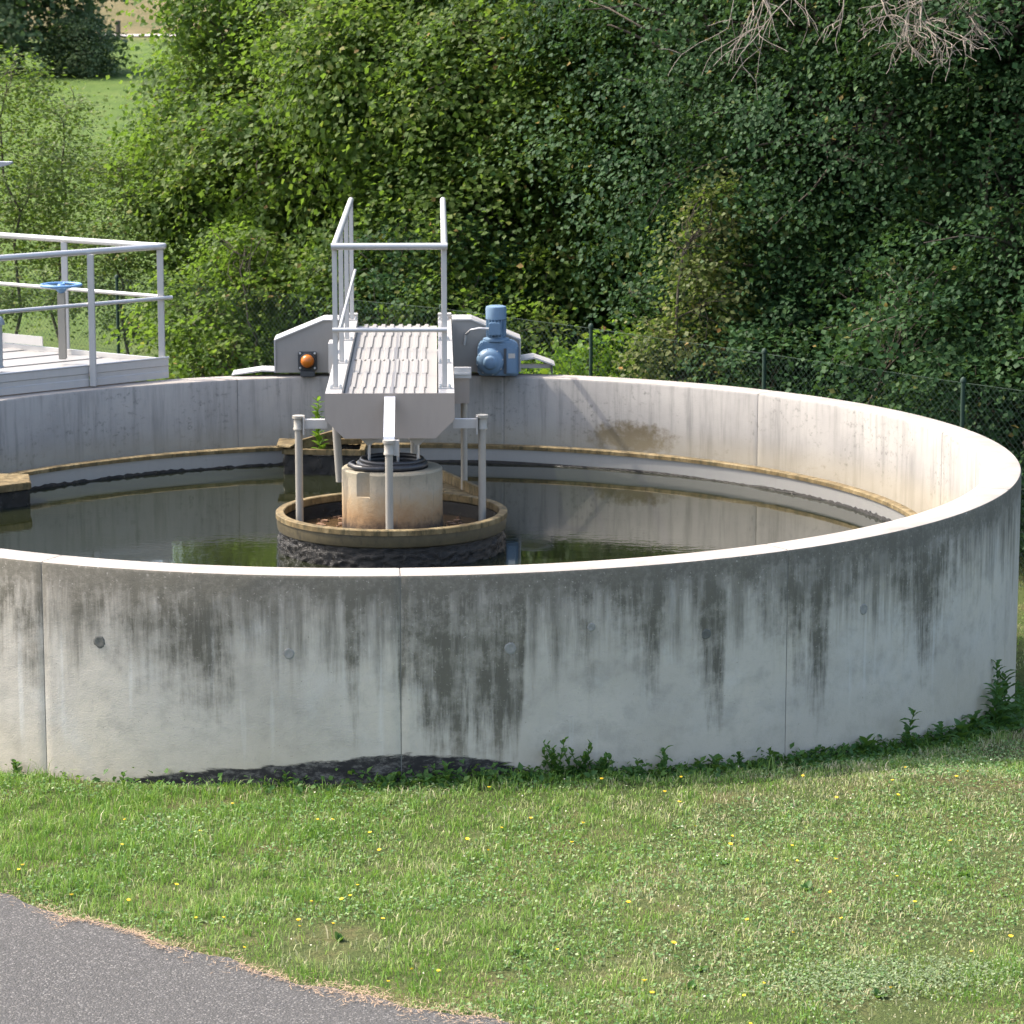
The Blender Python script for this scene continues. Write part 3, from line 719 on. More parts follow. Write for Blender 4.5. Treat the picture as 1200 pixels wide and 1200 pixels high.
# ring hangers: three pipes with caps and arms
def hanger(x, y, zt, zb):
    m = MB(); m.tube([(x, y, zb), (x, y, zt - .02)], .031, 14); p = m.build('hanger_pipe', M['pipe'], br, True)
    m = MB(); m.lathe([(0, zt), (.050, zt), (.050, zt - .022), (.038, zt - .026), (.038, zt - .095), (.042, zt - .10), (.042, zt - .115), (.031, zt - .117)], 18, (x, y, 0)); m.build('pipe_cap', M['pipe'], p, True)
for s in (-1, 1):
    hanger(s * .735, .02, .305, -.56)
    m = MB(); m.box(min(s * .5, s * .70), max(s * .5, s * .70), -.01, .05, .20, .275); m.build('hanger_arm', M['alu_pale'], br, bevel=.004)
    m = MB(); m.box(s * .693 - .006, s * .693 + .006, -.04, .08, .155, .30); m.build('hanger_clamp', M['alu'], br)
hanger(.0, -.765, .225, -.56)
m = MB(); 
pts = [(Y0 - .006, ZT - .02), (Y0 - .03, ZT - .03), (Y0 - .47, .275), (Y0 - .53, .245), (Y0 - .55, .20)]
V = [(sx * .043, y, z) for (y, z) in pts for sx in (-1, 1)] + [(sx * .043, y + .006, z - .014) for (y, z) in pts for sx in (-1, 1)]
F = []
for i in range(4):
    a = 2 * i; F += [(a, a + 1, a + 3, a + 2), (a + 10, a + 12, a + 13, a + 11), (a, a + 2, a + 12, a + 10), (a + 1, a + 11, a + 13, a + 3)]
F += [(0, 10, 11, 1), (8, 9, 19, 18)]
m.add(V, F); m.build('hanger_strap', M['bracket'], br)
m = MB(); m.box(.035, .075, -.76, -.70, .10, .22); m.build('hanger_clamp', M['alu'], br)
for x in (-.17, .22):
    m = MB(); m.prism([(x - .11, .16), (x + .11, .16), (x + .012, .065), (x - .012, .065)], -.02, -.005); m.build('gusset', M['alu'], br)
    m = MB(); m.tube([(x, -.012, .07), (x, -.012, -.06)], .012, 8); m.build('tie_rod', M['bolt'], br, True)
m = MB(); m.tube([(.06, -.05, .16), (.06, -.05, -.09)], .012, 8); m.build('tie_rod', M['bolt'], br, True)

# ------------------------------------------------------------------ side platform with handrail
pf = thing('service_platform', 'aluminium service platform with handrail behind the left of the tank wall', 'platform')
C = Vector((-2.28, 4.47, 0)); U = Vector((-.755, -.656, 0)).normalized(); W = Vector((-.82, .572, 0)).normalized()
zd = .205
def pw(u, w, z): return C + U * u + W * w + Vector((0, 0, z))
for (a, b) in ((0.0, .86), (.885, 2.6)):
    m = MB(); out = (-U.cross(Vector((0, 0, 1)))).normalized()
    if out.dot(W) > 0: out = -out
    A, B = pw(a, 0, 0), pw(b, 0, 0)
    prof = [(0, .012), (.022, .012), (.022, .075), (.010, .082), (.010, .125), (.022, .132), (.022, .20), (0, .20)]
    V = [p + out * q + Vector((0, 0, z)) for p in (A, B) for q, z in prof]; n = len(prof)
    F = [tuple(range(n)), tuple(range(2 * n - 1, n - 1, -1))] + [(i, n + i, n + (i + 1) % n, (i + 1) % n) for i in range(n)]
    m.add(V, F); m.build('fascia', M['alu_pale'], pf)
m = MB(); A, B = pw(-.02, .02, .10), pw(-.02, 3.2, .10); m.bar(A, B, .03, .18); m.build('fascia', M['alu_pale'], pf)
m = MB(); m.tube([pw(-.0, -.02, .207), pw(2.6, -.02, .207)], .010, 8); m.build('edge_bead', M['galv'], pf, True)
for k in range(12):
    w0 = .03 + k * .255; m = MB()
    m.bar(pw(-.003, w0 + .12, .118 + .008 * (k % 2)), pw(2.6, w0 + .12, .118 + .008 * (k % 2)), .235, .05); m.build('deck_plank', M['plank'], pf, bevel=.004)
m = MB(); m.bar(pw(0, 1.6, .245), pw(0, 3.2, .245), .012, .09); m.build('kick_plate', M['alu_pale'], pf)
ZP = 1.255; ZPM = .77
def ppost(u, w, ztop, zbot=.19):
    a = pw(u, w, 0); m = MB(); m.box(a.x - .03, a.x + .03, a.y - .022, a.y + .022, zbot, ztop); m.build('rail_post', M['alu_pale'], pf, bevel=.004)
ppost(.03, .03, ZP - .02, .20); ppost(.87, -.045, ZP - .02, .012); ppost(1.95, -.045, ZP - .02, .012)
ppost(.03, 1.25, ZP - .02, .20); ppost(.03, 2.5, ZP - .02, .20)
c0 = pw(-.05, -.04, ZP)
def corner(z, r):
    return [pw(2.6, -.0, z), pw(.30, -.0, z), pw(.10, -.0, z), pw(.02, .0, z), pw(-.02, .03, z), pw(-.0, .10, z), pw(.02, .3, z), pw(.02, 3.2, z)]
m = MB(); m.tube(corner(ZP, .03), .029, 14); m.build('handrail', M['galv'], pf, True)
m = MB(); m.tube([pw(2.6, -.015, ZPM), pw(-.055, -.015, ZPM)], .019, 12); m.build('mid_rail', M['galv'], pf, True)
m = MB(); m.tube([pw(.02, .0, ZPM + .01), pw(.02, 3.2, ZPM + .01)], .019, 12); m.build('mid_rail', M['galv'], pf, True)

for u_, w_ in ((.25, 3.0), (2.4, 3.0), (2.4, .9), (.25, 1.6)):
    q = pw(u_, w_, 0); zg = gnd(q.x, q.y); m = MB(); m.box(q.x - .05, q.x + .05, q.y - .05, q.y + .05, zg - .05, .092); m.build('support_leg', M['galv'], pf, bevel=.005)
for u_ in (.25, 2.4):
    m = MB(); m.bar(pw(u_, .05, .066), pw(u_, 3.1, .066), .08, .05); m.build('support_beam', M['galv'], pf)
hp = pw(.62, .62, 0)
hw = thing('valve_handwheel', 'blue valve handwheel on a grey spindle post on the left platform', 'handwheel', (hp.x, hp.y, .195))
m = MB(); m.lathe(torus(.185, .014, .70), 40, closed=True); wh = m.build('wheel', M['wheelblue'], hw, True)
for k in range(5):
    m = MB(); t = k * 2 * math.pi / 5 + .3; m.tube([(.02 * math.cos(t), .02 * math.sin(t), .672), (.10 * math.cos(t), .10 * math.sin(t), .682), (.18 * math.cos(t), .18 * math.sin(t), .70)], .013, 8); m.build('spoke', M['wheelblue'], wh, True)
m = MB(); m.lathe([(0, .715), (.028, .712), (.04, .69), (.06, .672), (.045, .65), (.025, .625), (0, .625)], 20); m.build('hub', M['wheelblue'], wh, True)
m = MB(); m.box(-.036, .036, -.03, .03, 0, .63); m.build('spindle_post', M['pipe'], hw, bevel=.006)
cp = pw(1.47, .50, 0)
vp = thing('vent_pipe', 'grey painted vent pipe with a flared cap at the left edge', 'pipe', (cp.x, cp.y, .195))
m = MB(); m.lathe([(0, 0), (.09, 0), (.09, .012), (.082, .02), (.082, .42), (0, .42)], 28); m.build('body', M['cab'], vp, True)
m = MB(); m.lathe([(0, .50), (.05, .49), (.085, .465), (.105, .43), (.108, .40), (.08, .397), (.0, .397)], 28); m.build('cap', M['cab'], vp, True)

# lamp whose arm reaches into the picture at the left
lp = thing('lamp_post', 'grey lamp arm reaching in at the upper left edge', 'lamp', (-5.38, 6.0, gnd(-5.38, 6.0)))
hz = 1.90 - gnd(-5.38, 6.0)
m = MB(); m.tube([(0, 0, 0), (0, 0, 1.2), (0, 0, hz - .3)], [.06, .055, .04], 14); m.build('pole', M['pot'], lp, True)
m = MB(); m.bar((-.02, 0, hz - .33), (1.08, 0, hz - .02), .05, .035); m.build('arm', M['pot'], lp, bevel=.004)
m = MB(); m.prism([(1.02, hz - .075), (1.02, hz + .0), (1.27, hz + .05), (1.44, hz + .05), (1.44, hz + .025)], -.07, .07); m.build('lamp_head', M['pot'], lp, bevel=.006)
m = MB(); m.box(1.1, 1.4, -.05, .05, hz - .032, hz - .028); 

# ------------------------------------------------------------------ wire fence along the trees
fc = thing('wire_fence', 'dark green wire mesh fence running in front of the trees behind the tank', 'fence')
P0 = Vector((8.5, 2.2, 0)); P1 = Vector((-5.6, 17.4, 0)); fd = (P1 - P0); FL = fd.length; fd.normalize()
posts = [(5.38, 5.35), (3.62, 7.55), (1.86, 9.70), (.15, 11.6), (-1.1, 12.9), (-4.22, 15.9), (-6.9, 18.5), (7.1, 3.2)]
posts = sorted(posts)
for (x, y) in posts:
    z = gnd(x, y); m = MB(); m.tube([(x, y, z - .05), (x, y, z + 1.98)], .022, 10); p = m.build('fence_post', M['fence'], fc, True)
    m = MB(); m.lathe([(0, z + 2.01), (.02, z + 2.0), (.031, z + 1.98), (.031, z + 1.96)], 10, (x, y, 0)); m.build('post_cap', M['fence'], p, True)
V = []; F = []
def wire(a, b, r=.0016):
    d = (b - a).normalized(); u = d.orthogonal().normalized(); w = d.cross(u); o = len(V)
    for p in (a, b):
        for k in range(3):
            t = k * 2.0944; V.append(tuple(p + u * (r * math.cos(t)) + w * (r * math.sin(t))))
    for k in range(3): F.append((o + k, o + (k + 1) % 3, o + 3 + (k + 1) % 3, o + 3 + k))
for (a, b) in zip(posts[:-1], posts[1:]):
    A = Vector((a[0], a[1], gnd(*a))); B = Vector((b[0], b[1], gnd(*b))); Ln = (B - A).length; H = 1.9
    def pt(s, h): return A.lerp(B, s / Ln) + Vector((0, 0, .05 + h))
    for h in (0, H * .5, H): wire(pt(0, h), pt(Ln, h), .0022)
    st = .075; s = -H
    while s < Ln:
        s0, s1 = max(s, 0), min(s + H, Ln)
        if s1 > s0:
            wire(pt(s0, s0 - s), pt(s1, s1 - s)); wire(pt(s0, H - (s0 - s)), pt(s1, H - (s1 - s)))
        s += st
m = MB(); m.add(V, F); tag(m.build('wire_mesh', M['fence'], fc), kind='stuff')

# ------------------------------------------------------------------ trees
def branch_tubes(m, p0, p1, r0, r1, rg, bend=.18, n=6, sides=7):
    p0, p1 = Vector(p0), Vector(p1); L = (p1 - p0).length
    off = Vector(rg.normal(size=3)) * L * bend; off.z = abs(off.z) * .6
    pts = [p0.lerp(p1, i / n) + off * math.sin(math.pi * i / n) + Vector(rg.normal(size=3)) * L * .012 * (0 < i < n) for i in range(n + 1)]
    m.tube(pts, [r0 + (r1 - r0) * i / n for i in range(n + 1)], sides); return pts
def tree_meshes(name, lobes, leafmat, nleaf, lsize, seed, trunk_h, trunk_r, stems=1, spray=.26, per=45, shell=(.45, 1.06), width=1.0, droop=.5, flat=.30):
    """lobes: (x,y,z,rx,ry,rz) with z above the ground; returns (trunk mesh, crown mesh)"""
    rg = np.random.default_rng(seed)
    lob = np.array(lobes, float); wgt = (lob[:, 3] * lob[:, 4] * lob[:, 5]) ** .72; wgt /= wgt.sum()
    nc = max(6, nleaf // per); idx = rg.choice(len(lob), nc, p=wgt)
    d = unit(rg.normal(size=(nc, 3))); rad = rg.uniform(shell[0] ** 2, shell[1] ** 2, nc) ** .5
    C = lob[idx, :3] + d * lob[idx, 3:] * rad[:, None]
    ok = C[:, 2] > .15; C, d = C[ok], d[ok]; nc = len(C)
    cs = rg.uniform(.55, 1.35, nc) * spray; ctint = rg.normal(0, .17, nc)
    own = np.repeat(np.arange(nc), per); n = len(own)
    # every spray is a tilted, drooping disc
    ax = unit(d * .50 + np.array([0, 0, .80]) + rg.normal(0, .30, (nc, 3)))
    o = rg.normal(size=(n, 3)); A = ax[own]; along = (o * A).sum(1, keepdims=True)
    o = o - A * along * (1 - flat); P = C[own] + o * cs[own][:, None]
    P[:, 2] -= .35 * cs[own] * (np.linalg.norm(o, axis=1) ** 2) * .35
    N = unit(A * .95 + rg.normal(0, .36, (n, 3)))
    keep = P[:, 2] > .05; P, N, own = P[keep], N[keep], own[keep]; n = len(P)
    V, F = leaves(P, N, lsize * rg.uniform(.6, 1.25, n), width, rg, droop)
    tint = np.clip(.42 + ctint[own] + rg.normal(0, .17, n), 0, .96)
    odd = rg.random(n) < .006; tint[odd] = 1
    crown = big_mesh(name + '_crown', V, [F], leafmat, np.repeat(tint, 4))
    m = MB(); heads = []
    for s in range(stems):
        a = 2 * math.pi * s / max(1, stems) + rg.uniform(-.4, .4); q = 0 if stems == 1 else .25
        p0 = Vector((q * math.cos(a), q * math.sin(a), -.1)); p1 = Vector((q * 3.2 * math.cos(a), q * 3.2 * math.sin(a), trunk_h))
        heads.append(branch_tubes(m, p0, p1, trunk_r, trunk_r * .45, rg, .05, 8, 9))
    for k, l in enumerate(lob):
        c = Vector(l[:3]); hd = min(heads, key=lambda h: (h[-1].xy - c.xy).length)
        src = min(hd[2:], key=lambda q: abs(q.z - (c.z - .45 * (c.xy - q.xy).length - .2)))
        pts = branch_tubes(m, src, c, trunk_r * .42, trunk_r * .16, rg, .10)
        mine = np.where(idx[ok] == k)[0]
        for j in mine[:: max(1, len(mine) // 14)]:
            branch_tubes(m, pts[rg.integers(2, 6)], C[j], trunk_r * .14, .006, rg, .12, 5, 5)
    me = bpy.data.meshes.new(name + '_trunk'); me.from_pydata(m.v, [], m.f); me.materials.append(M['bark'])
    me.polygons.foreach_set('use_smooth', [True] * len(m.f)); me.update()
    return me, crown
def plant_tree(name, label, cat, meshes, x, y, rz=0, sc=(1, 1, 1), group=None):
    t = thing(name, label, cat, (x, y, gnd(x, y)), rz, group); t.scale = sc
    link(bpy.data.objects.new('trunk', meshes[0]), t); link(bpy.data.objects.new('crown', meshes[1]), t)
    return t
def lobes_for(seed, h, rad, base, n, squeeze=1.0):
    rg = np.random.default_rng(seed); out = []
    for k in range(n):
        z = base + (h - base) * (k + .5) / n; f = math.sin(math.pi * min(1, .22 + .70 * (k + .5) / n)) ** .7
        a = k * 2.4 + rg.uniform(-.5, .5); q = rad * f * rg.uniform(.35, .62)
        r = rad * f * rg.uniform(.48, .66)
        out.append((q * math.cos(a), q * math.sin(a), z, r, r, r * rg.uniform(.62, .85) * squeeze))
    return out
hazA = tree_meshes('hazel_a', lobes_for(1, 6.9, 2.5, .8, 15), M['hazel'], 76000, .090, 21, 4.2, .10, 3, spray=.32, per=85, shell=(.55, 1.08))
hazB = tree_meshes('hazel_b', lobes_for(2, 7.4, 2.3, .7, 15), M['hazel'], 72000, .086, 22, 4.6, .10, 3, spray=.32, per=85, shell=(.55, 1.08))
oakA = tree_meshes('oak_a', lobes_for(3, 11.5, 3.7, 1.2, 19), M['oak'], 145000, .064, 23, 7.0, .22, 1, spray=.33, per=110, shell=(.5, 1.08))
oakB = tree_meshes('oak_b', lobes_for(4, 10.5, 3.3, .7, 18), M['oak'], 135000, .062, 24, 6.5, .20, 1, spray=.31, per=110, shell=(.5, 1.08))
bush = tree_meshes('under_bush', lobes_for(5, 2.6, 1.5, .3, 8), M['hazel'], 16000, .072, 25, 1.3, .035, 4, spray=.20)
bushO = tree_meshes('dark_bush', lobes_for(9, 2.8, 1.5, .3, 8), M['oak'], 16000, .066, 29, 1.3, .035, 4, spray=.20)
lime = tree_meshes('lime_bush', lobes_for(6, 1.9, .85, .3, 6), M['lime'], 2600, .095, 26, 1.0, .02, 3, spray=.20)
ivy = tree_meshes('pale_shrub', [(-.15, 0, .7, .55, .5, .6), (.10, 0, 1.5, .55, .45, .6), (-.30, .1, 1.7, .32, .3, .5), (.28, .1, 2.3, .42, .4, .6), (.10, .1, 3.0, .26, .26, .55), (.42, .2, 3.2, .30, .28, .6)], M['ivy'], 8200, .060, 27, 2.8, .03, 1, spray=.19, per=36)
sapl = tree_meshes('sapling', [(0, 0, 2.6, .75, .75, .6), (.3, 0, 3.6, .85, .8, .7), (-.3, .1, 4.4, .75, .7, .6), (.1, 0, 5.2, .55, .5, .6), (-.1, .1, 1.6, .6, .5, .4)], M['sapling'], 8000, .068, 28, 4.6, .026, 1, spray=.26, per=30, width=.75)
farb = tree_meshes('far_bush', lobes_for(8, 8.5, 4.6, .6, 12), M['far'], 16000, .26, 30, 4.0, .14, 3, spray=.6)

def at(px_, d): return (.979 + (px_ - 600) / 3581.0 * d, d - 24.21)
def fence_d(px_): return 41.5 - .0106 * px_
hz_list = [
    (326, 4.8, hazA, .3, (.84, .84, .95), 'leafy green hazel at the left end of the tree row, beside the open field'),
    (435, 4.4, hazB, 1.9, (.9, .9, .96), 'leafy green hazel behind the left end of the bridge carriage'),
    (530, 4.4, hazA, 3.4, (.9, .9, 1.03), 'leafy green hazel straight behind the bridge handrails'),
    (630, 4.4, hazB, 4.6, (.9, .9, .90), 'leafy green hazel right behind the blue motor'),
    (700, 4.9, hazA, 5.6, (.9, .9, 1.08), 'leafy green hazel just left of the pale shrub'),
    (800, 6.0, hazB, .9, (.9, .9, 1.12), 'leafy green hazel standing behind the pale shrub')]
for u, off, me, rz, sc, lab in hz_list:
    plant_tree('hazel_tree', lab, 'tree', me, *at(u, fence_d(u) + off), rz, sc, 'hazel trees behind the fence')
oak_list = [
    (950, 5.4, oakA, .4, (.92, .92, 1), 'dark oak to the right of the pale shrub'),
    (1075, 5.0, oakB, 2.2, (.92, .92, 1), 'dark oak behind the dead hanging branches'),
    (1215, 4.8, oakA, 3.9, (.92, .92, 1), 'dark oak at the right edge of the picture'),
    (980, 10.5, oakB, 5.0, (1.1, 1.1, 1.1), 'tall dark oak filling the gap behind the right hand oaks'),
    (1360, 5.5, oakB, .7, (1, 1, 1), 'dark oak beyond the right edge of the picture'),
    (800, 10.5, oakA, 1.3, (1.0, 1.0, 1.0), 'tall dark oak rising behind the hazels near the pale shrub'),
    (600, 10.5, oakB, 2.9, (.8, .8, .62), 'dark oak glimpsed behind the hazels in the middle'),
    (490, 10.0, oakB, 4.2, (.75, .75, .62), 'dark oak glimpsed behind the hazels on the left')]
for u, off, me, rz, sc, lab in oak_list:
    plant_tree('oak_tree', lab, 'tree', me, *at(u, fence_d(u) + off), rz, sc, 'oak trees behind the fence')
for k, (u, off, me, sc, rz, lab) in enumerate([
        (292, .9, bush, 1.0, 0, 'low green bush at the foot of the hazels left of the bridge'),
        (430, 2.1, bush, 1.0, 2, 'low green bush at the fence behind the bridge deck'),
        (585, 2.3, bush, .95, 4, 'low green bush at the fence behind the motor'),
        (850, 2.1, bushO, .9, 1, 'low dark bush at the fence right of the pale shrub'),
        (980, 2.1, bushO, 1.0, 3, 'low dark bush at the fence below the oaks'),
        (1110, 2.1, bushO, 1.05, 5, 'low dark bush beside the rightmost fence post'),
        (1240, 2.1, bushO, 1.0, 2.5, 'low dark bush at the right edge behind the tank wall'),
        (520, 2.0, bushO, 1.0, .6, 'low dark bush in the shade between the hazels')]):
    plant_tree('bush', lab, 'bush', me, *at(u, fence_d(u) + off), rz, (sc, sc, sc), 'bushes along the fence')
plant_tree('bush', 'bright lime green bush behind the fence post right of the motor', 'bush', lime, *at(722, fence_d(722) + .8), 0)
plant_tree('bush', 'small bright green bush low behind the mesh right of the motor', 'bush', lime, *at(660, fence_d(660) + 1.0), 2.1, (.75, .75, .85))
plant_tree('pale_shrub', 'tall pale olive shrub standing against the dark trees', 'shrub', ivy, *at(800, fence_d(795) + .45), 0, (1.0, 1.0, 1.0))
plant_tree('sapling', 'thin yellowish sapling in front of the green field at the left edge', 'tree', sapl, *at(4, 43.5), .3, (1.1, 1.1, .84), 'saplings at the field edge')
plant_tree('sapling', 'thin yellowish sapling right of the handwheel in front of the field', 'tree', sapl, *at(78, 45), 2.3, (1.1, 1.1, .74), 'saplings at the field edge')
plant_tree('sapling', 'low leafy sapling behind the corner of the platform rail', 'tree', sapl, *at(150, 43), 4.0, (1.0, 1.0, .62), 'saplings at the field edge')
plant_tree('bush', 'large grey green bush beyond the field at the upper left corner', 'bush', farb, *at(28, 128), 0, (1.0, 1.0, 1.0))
plant_tree('bush', 'small dark bush beside the far road', 'bush', farb, *at(100, 126), 2, (.42, .42, .28))
for k, u in enumerate((122, 144)):
    x, y = at(u, 153.5); o = thing('marker_post', ('left' if k == 0 else 'right') + ' one of two short dark posts beside the far road', 'post', (x, y, gnd(x, y)), 0, 'posts by the far road')
    m = MB(); m.tube([(0, 0, 0), (0, 0, .85)], .12, 8); m.lathe([(.13, .78), (.14, .85), (0, .9)], 8); m.build('stake', M['bark'], o)

# dead branches hanging from the right hand oak, in front of its leaves
oak = [o for o in bpy.data.objects if o.get('label', '').startswith('dark oak behind the dead')][0]
bpy.context.view_layer.update(); inv = oak.matrix_world.inverted()
rg = np.random.default_rng(41)
def dead(m, p, d, L, r, depth):
    n = 5; pts = [p]; q = d.copy()
    for i in range(n):
        q = (q + Vector(rg.normal(0, .16, 3)) + Vector((0, 0, -.05))).normalized(); pts.append(pts[-1] + q * (L / n))
    m.tube(pts, [max(.0035, r * (1 - .65 * i / n)) for i in range(n + 1)], 5)
    if depth:
        for k in range(4 if depth > 1 else 3):
            i = int(rg.integers(1, n + 1)); nd = (q + Vector(rg.normal(0, .75, 3)) + Vector((0, -.1, -.12))).normalized()
            dead(m, pts[i], nd, L * rg.uniform(.45, .75), r * .52, depth - 1)
for (u, v, du, L, r, dp) in ((1070, -45, .15, .72, .017, 3), (1062, -35, -.28, .65, .013, 3), (1088, -25, .8, .62, .014, 3), (945, -40, -.25, .8, .010, 2), (905, -50, -.35, .95, .010, 2), (985, -40, .2, .65, .010, 2), (1020, -45, .1, .6, .010, 3), (1115, -40, .5, .6, .011, 3), (870, -50, -.2, .7, .008, 2)):
    d0 = 29.9; x, y = at(u, d0); z = 3.854 - d0 * math.tan(R(10.148) + math.atan((v - 600) / 3581))
    m = MB(); dead(m, Vector((x, y, z)), Vector((du, -.1, -.8)).normalized(), L, r, dp)
    dead(m, Vector((x, y, z)), Vector((.3, .9, .5)), 1.6, r * 1.2, 0)
    o = m.build('dead_branch', M['dead'], None); o.parent = oak; o.matrix_parent_inverse = inv; o['label'] = 'bare grey dead branch hanging in front of the oak leaves'

# ------------------------------------------------------------------ lawn
rg = np.random.default_rng(77)
def patch(x, y, s, seed):
    g = np.random.default_rng(seed); v = np.zeros_like(x)
    for k in range(7):
        a = g.uniform(0, 6.28); f = s * g.uniform(.5, 2.2); v += np.sin((x * math.cos(a) + y * math.sin(a)) * f + g.uniform(0, 6.28))
    return v / 3.2
def scatter(n, x0, x1, y0, y1, gap=.02):
    x = rg.uniform(x0, x1, n); y = rg.uniform(y0, y1, n)
    ok = (np.hypot(x, y) > RO + gap) & (y > path_edge(x) + .0)
    return x[ok], y[ok]
n1 = 390000
x, y = scatter(n1, -4.4, 6.6, -11.0, -2.0)
xb, yb = scatter(34000, 3.8, 8.4, -2.2, 8.5)
x = np.concatenate([x, xb]); y = np.concatenate([y, yb])
dry = patch(x, y, 2.3, 1) * .5 + patch(x, y, 7, 2) * .35
right = np.clip((x + 1.2) / 3.5, 0, 1)                       # left side is lush, right side dry and clovery
dryness = np.clip(.28 + .30 * right + .26 * dry + .10 * patch(x, y, 16, 12), 0, 1)
bare = np.clip((patch(x, y, 4.2, 3) + .55 * right - .95) * 1.6, 0, 1)
bare = np.maximum(bare, .95 * np.exp(-(((x - 3.25) / .55) ** 2 + ((y + 8.05) / .32) ** 2) * (1.2 + .8 * patch(x, y, 9, 50))))
dryness = np.clip(dryness + .45 * bare, 0, 1)
edge = np.clip(1 - (y - path_edge(x)) / .35, 0, 1)
tuft = np.clip(.6 * patch(x, y, 26, 21) + .55 * patch(x, y, 60, 22), -1.2, 1.2)
keep = rg.random(len(x)) > np.maximum(np.maximum(bare * .85, edge * .55), np.clip(-tuft, 0, 1) * .72)
tuft = tuft[keep]
x, y, dryness, right, edge = x[keep], y[keep], dryness[keep], right[keep], edge[keep]
n = len(x); wallnear = np.exp(-np.maximum(np.hypot(x, y) - RO, 0) / .22)
h = (.021 + .018 * (1 - right) * (1 - edge)) * rg.lognormal(0, .38, n) * (1 + 1.3 * wallnear * np.clip((x - .2) / 1.5, 0, 1) - .45 * wallnear * np.clip((1.0 - x) / 1.0, 0, 1)) * (1 + .45 * np.clip(patch(x, y, 5.5, 9), -.6, 1))
h = np.minimum(h * (1 + .55 * tuft), .20)
wdt = rg.uniform(.0017, .0038, n)
az = rg.uniform(0, 6.28, n); lean = rg.uniform(.1, 1.2, n); la = rg.uniform(0, 6.28, n)
bx, by = np.cos(az) * wdt, np.sin(az) * wdt; lx_, ly_ = np.cos(la) * lean * h, np.sin(la) * lean * h
z = gz(x, y)
V = np.stack([
    np.stack([x - bx, y - by, z - .004], -1), np.stack([x + bx, y + by, z - .004], -1),
    np.stack([x - bx * .8 + lx_ * .3, y - by * .8 + ly_ * .3, z + h * .6], -1), np.stack([x + bx * .8 + lx_ * .3, y + by * .8 + ly_ * .3, z + h * .6], -1),
    np.stack([x + lx_, y + ly_, z + h * (1 - .25 * np.minimum(lean, 1.3))], -1)], 1).reshape(-1, 3)
b = (np.arange(n) * 5)[:, None]
tint = np.clip(dryness - .10 * tuft + .12 * patch(x, y, 11, 30) + rg.normal(0, .22, n) + .3 * edge, 0, 1); tint[rg.random(n) < .05] = .95
tint = np.where((wallnear > .35) & (x > 0), tint * .6, tint)
me = big_mesh('grass', V, [b + np.array([[0, 1, 3, 2]]), b + np.array([[2, 3, 4]])], M['grass'], np.repeat(tint, 5))
tag(link(bpy.data.objects.new('grass', me)), 'short mown grass with dry patches around the tank', 'grass', kind='stuff')
# clover and plantain leaves between the blades
x, y = scatter(90000, -4.2, 6.4, -11, -3.0); d_ = patch(x, y, 3.1, 5) + .5 * np.clip((x + .5) / 3, 0, 1)
k = d_ > .05; x, y = x[k], y[k]; n = len(x)
P = np.stack([x, y, gz(x, y) + rg.uniform(.008, .035, n)], -1); N = np.stack([rg.normal(0, .45, n), rg.normal(0, .45, n), np.ones(n)], -1)
V, F = leaves(P, N, rg.uniform(.010, .026, n), .9, rg, 0)
me = big_mesh('clover', V, [F], M['clover'], np.repeat(rg.uniform(0, 1, n), 4)); tag(link(bpy.data.objects.new('clover', me)), 'small clover leaves mixed through the lawn', 'clover', kind='stuff')
# pale seed heads and fallen bits
x, y = scatter(2400, -4.2, 6.4, -11, -4.0); k = rg.random(len(x)) < np.clip(.15 + (x + 1) / 4, .1, 1) * (.4 + .6 * (patch(x, y, 3.0, 6) > 0)); x, y = x[k], y[k]; n = len(x)
P = np.stack([x, y, gz(x, y) + rg.uniform(.02, .055, n)], -1); V, F = leaves(P, np.stack([rg.normal(0, .5, n), rg.normal(0, .5, n), np.ones(n)], -1), rg.uniform(.006, .012, n), 1., rg, 0)
me = big_mesh('clover_flowers', V, [F], M['white']); tag(link(bpy.data.objects.new('clover_flowers', me)), 'tiny pale clover blossoms sprinkled over the lawn', 'clover', kind='stuff')
# pale silvery patch of creeping leaves low on the right
n = 4200; q = rg.normal(size=(n, 2)) * np.array([.36, .19]); x, y = 2.95 + q[:, 0] + .25 * q[:, 1], -8.98 + q[:, 1]
P = np.stack([x, y, gz(x, y) + rg.uniform(.012, .04, n)], -1); V, F = leaves(P, np.stack([rg.normal(0, .5, n), rg.normal(0, .5, n), np.ones(n)], -1), rg.uniform(.012, .024, n), .6, rg, 0)
M['silver'] = leaf_mat('silver_leaf', [(0, (.12, .18, .08)), (1, (.25, .30, .17))], .3, .6)
me = big_mesh('silver_leaves', V, [F], M['silver'], np.repeat(rg.uniform(0, 1, n), 4)); tag(link(bpy.data.objects.new('silver_leaves', me)), 'pale silvery patch of creeping leaves in the lawn at lower right', 'ground cover', kind='stuff')
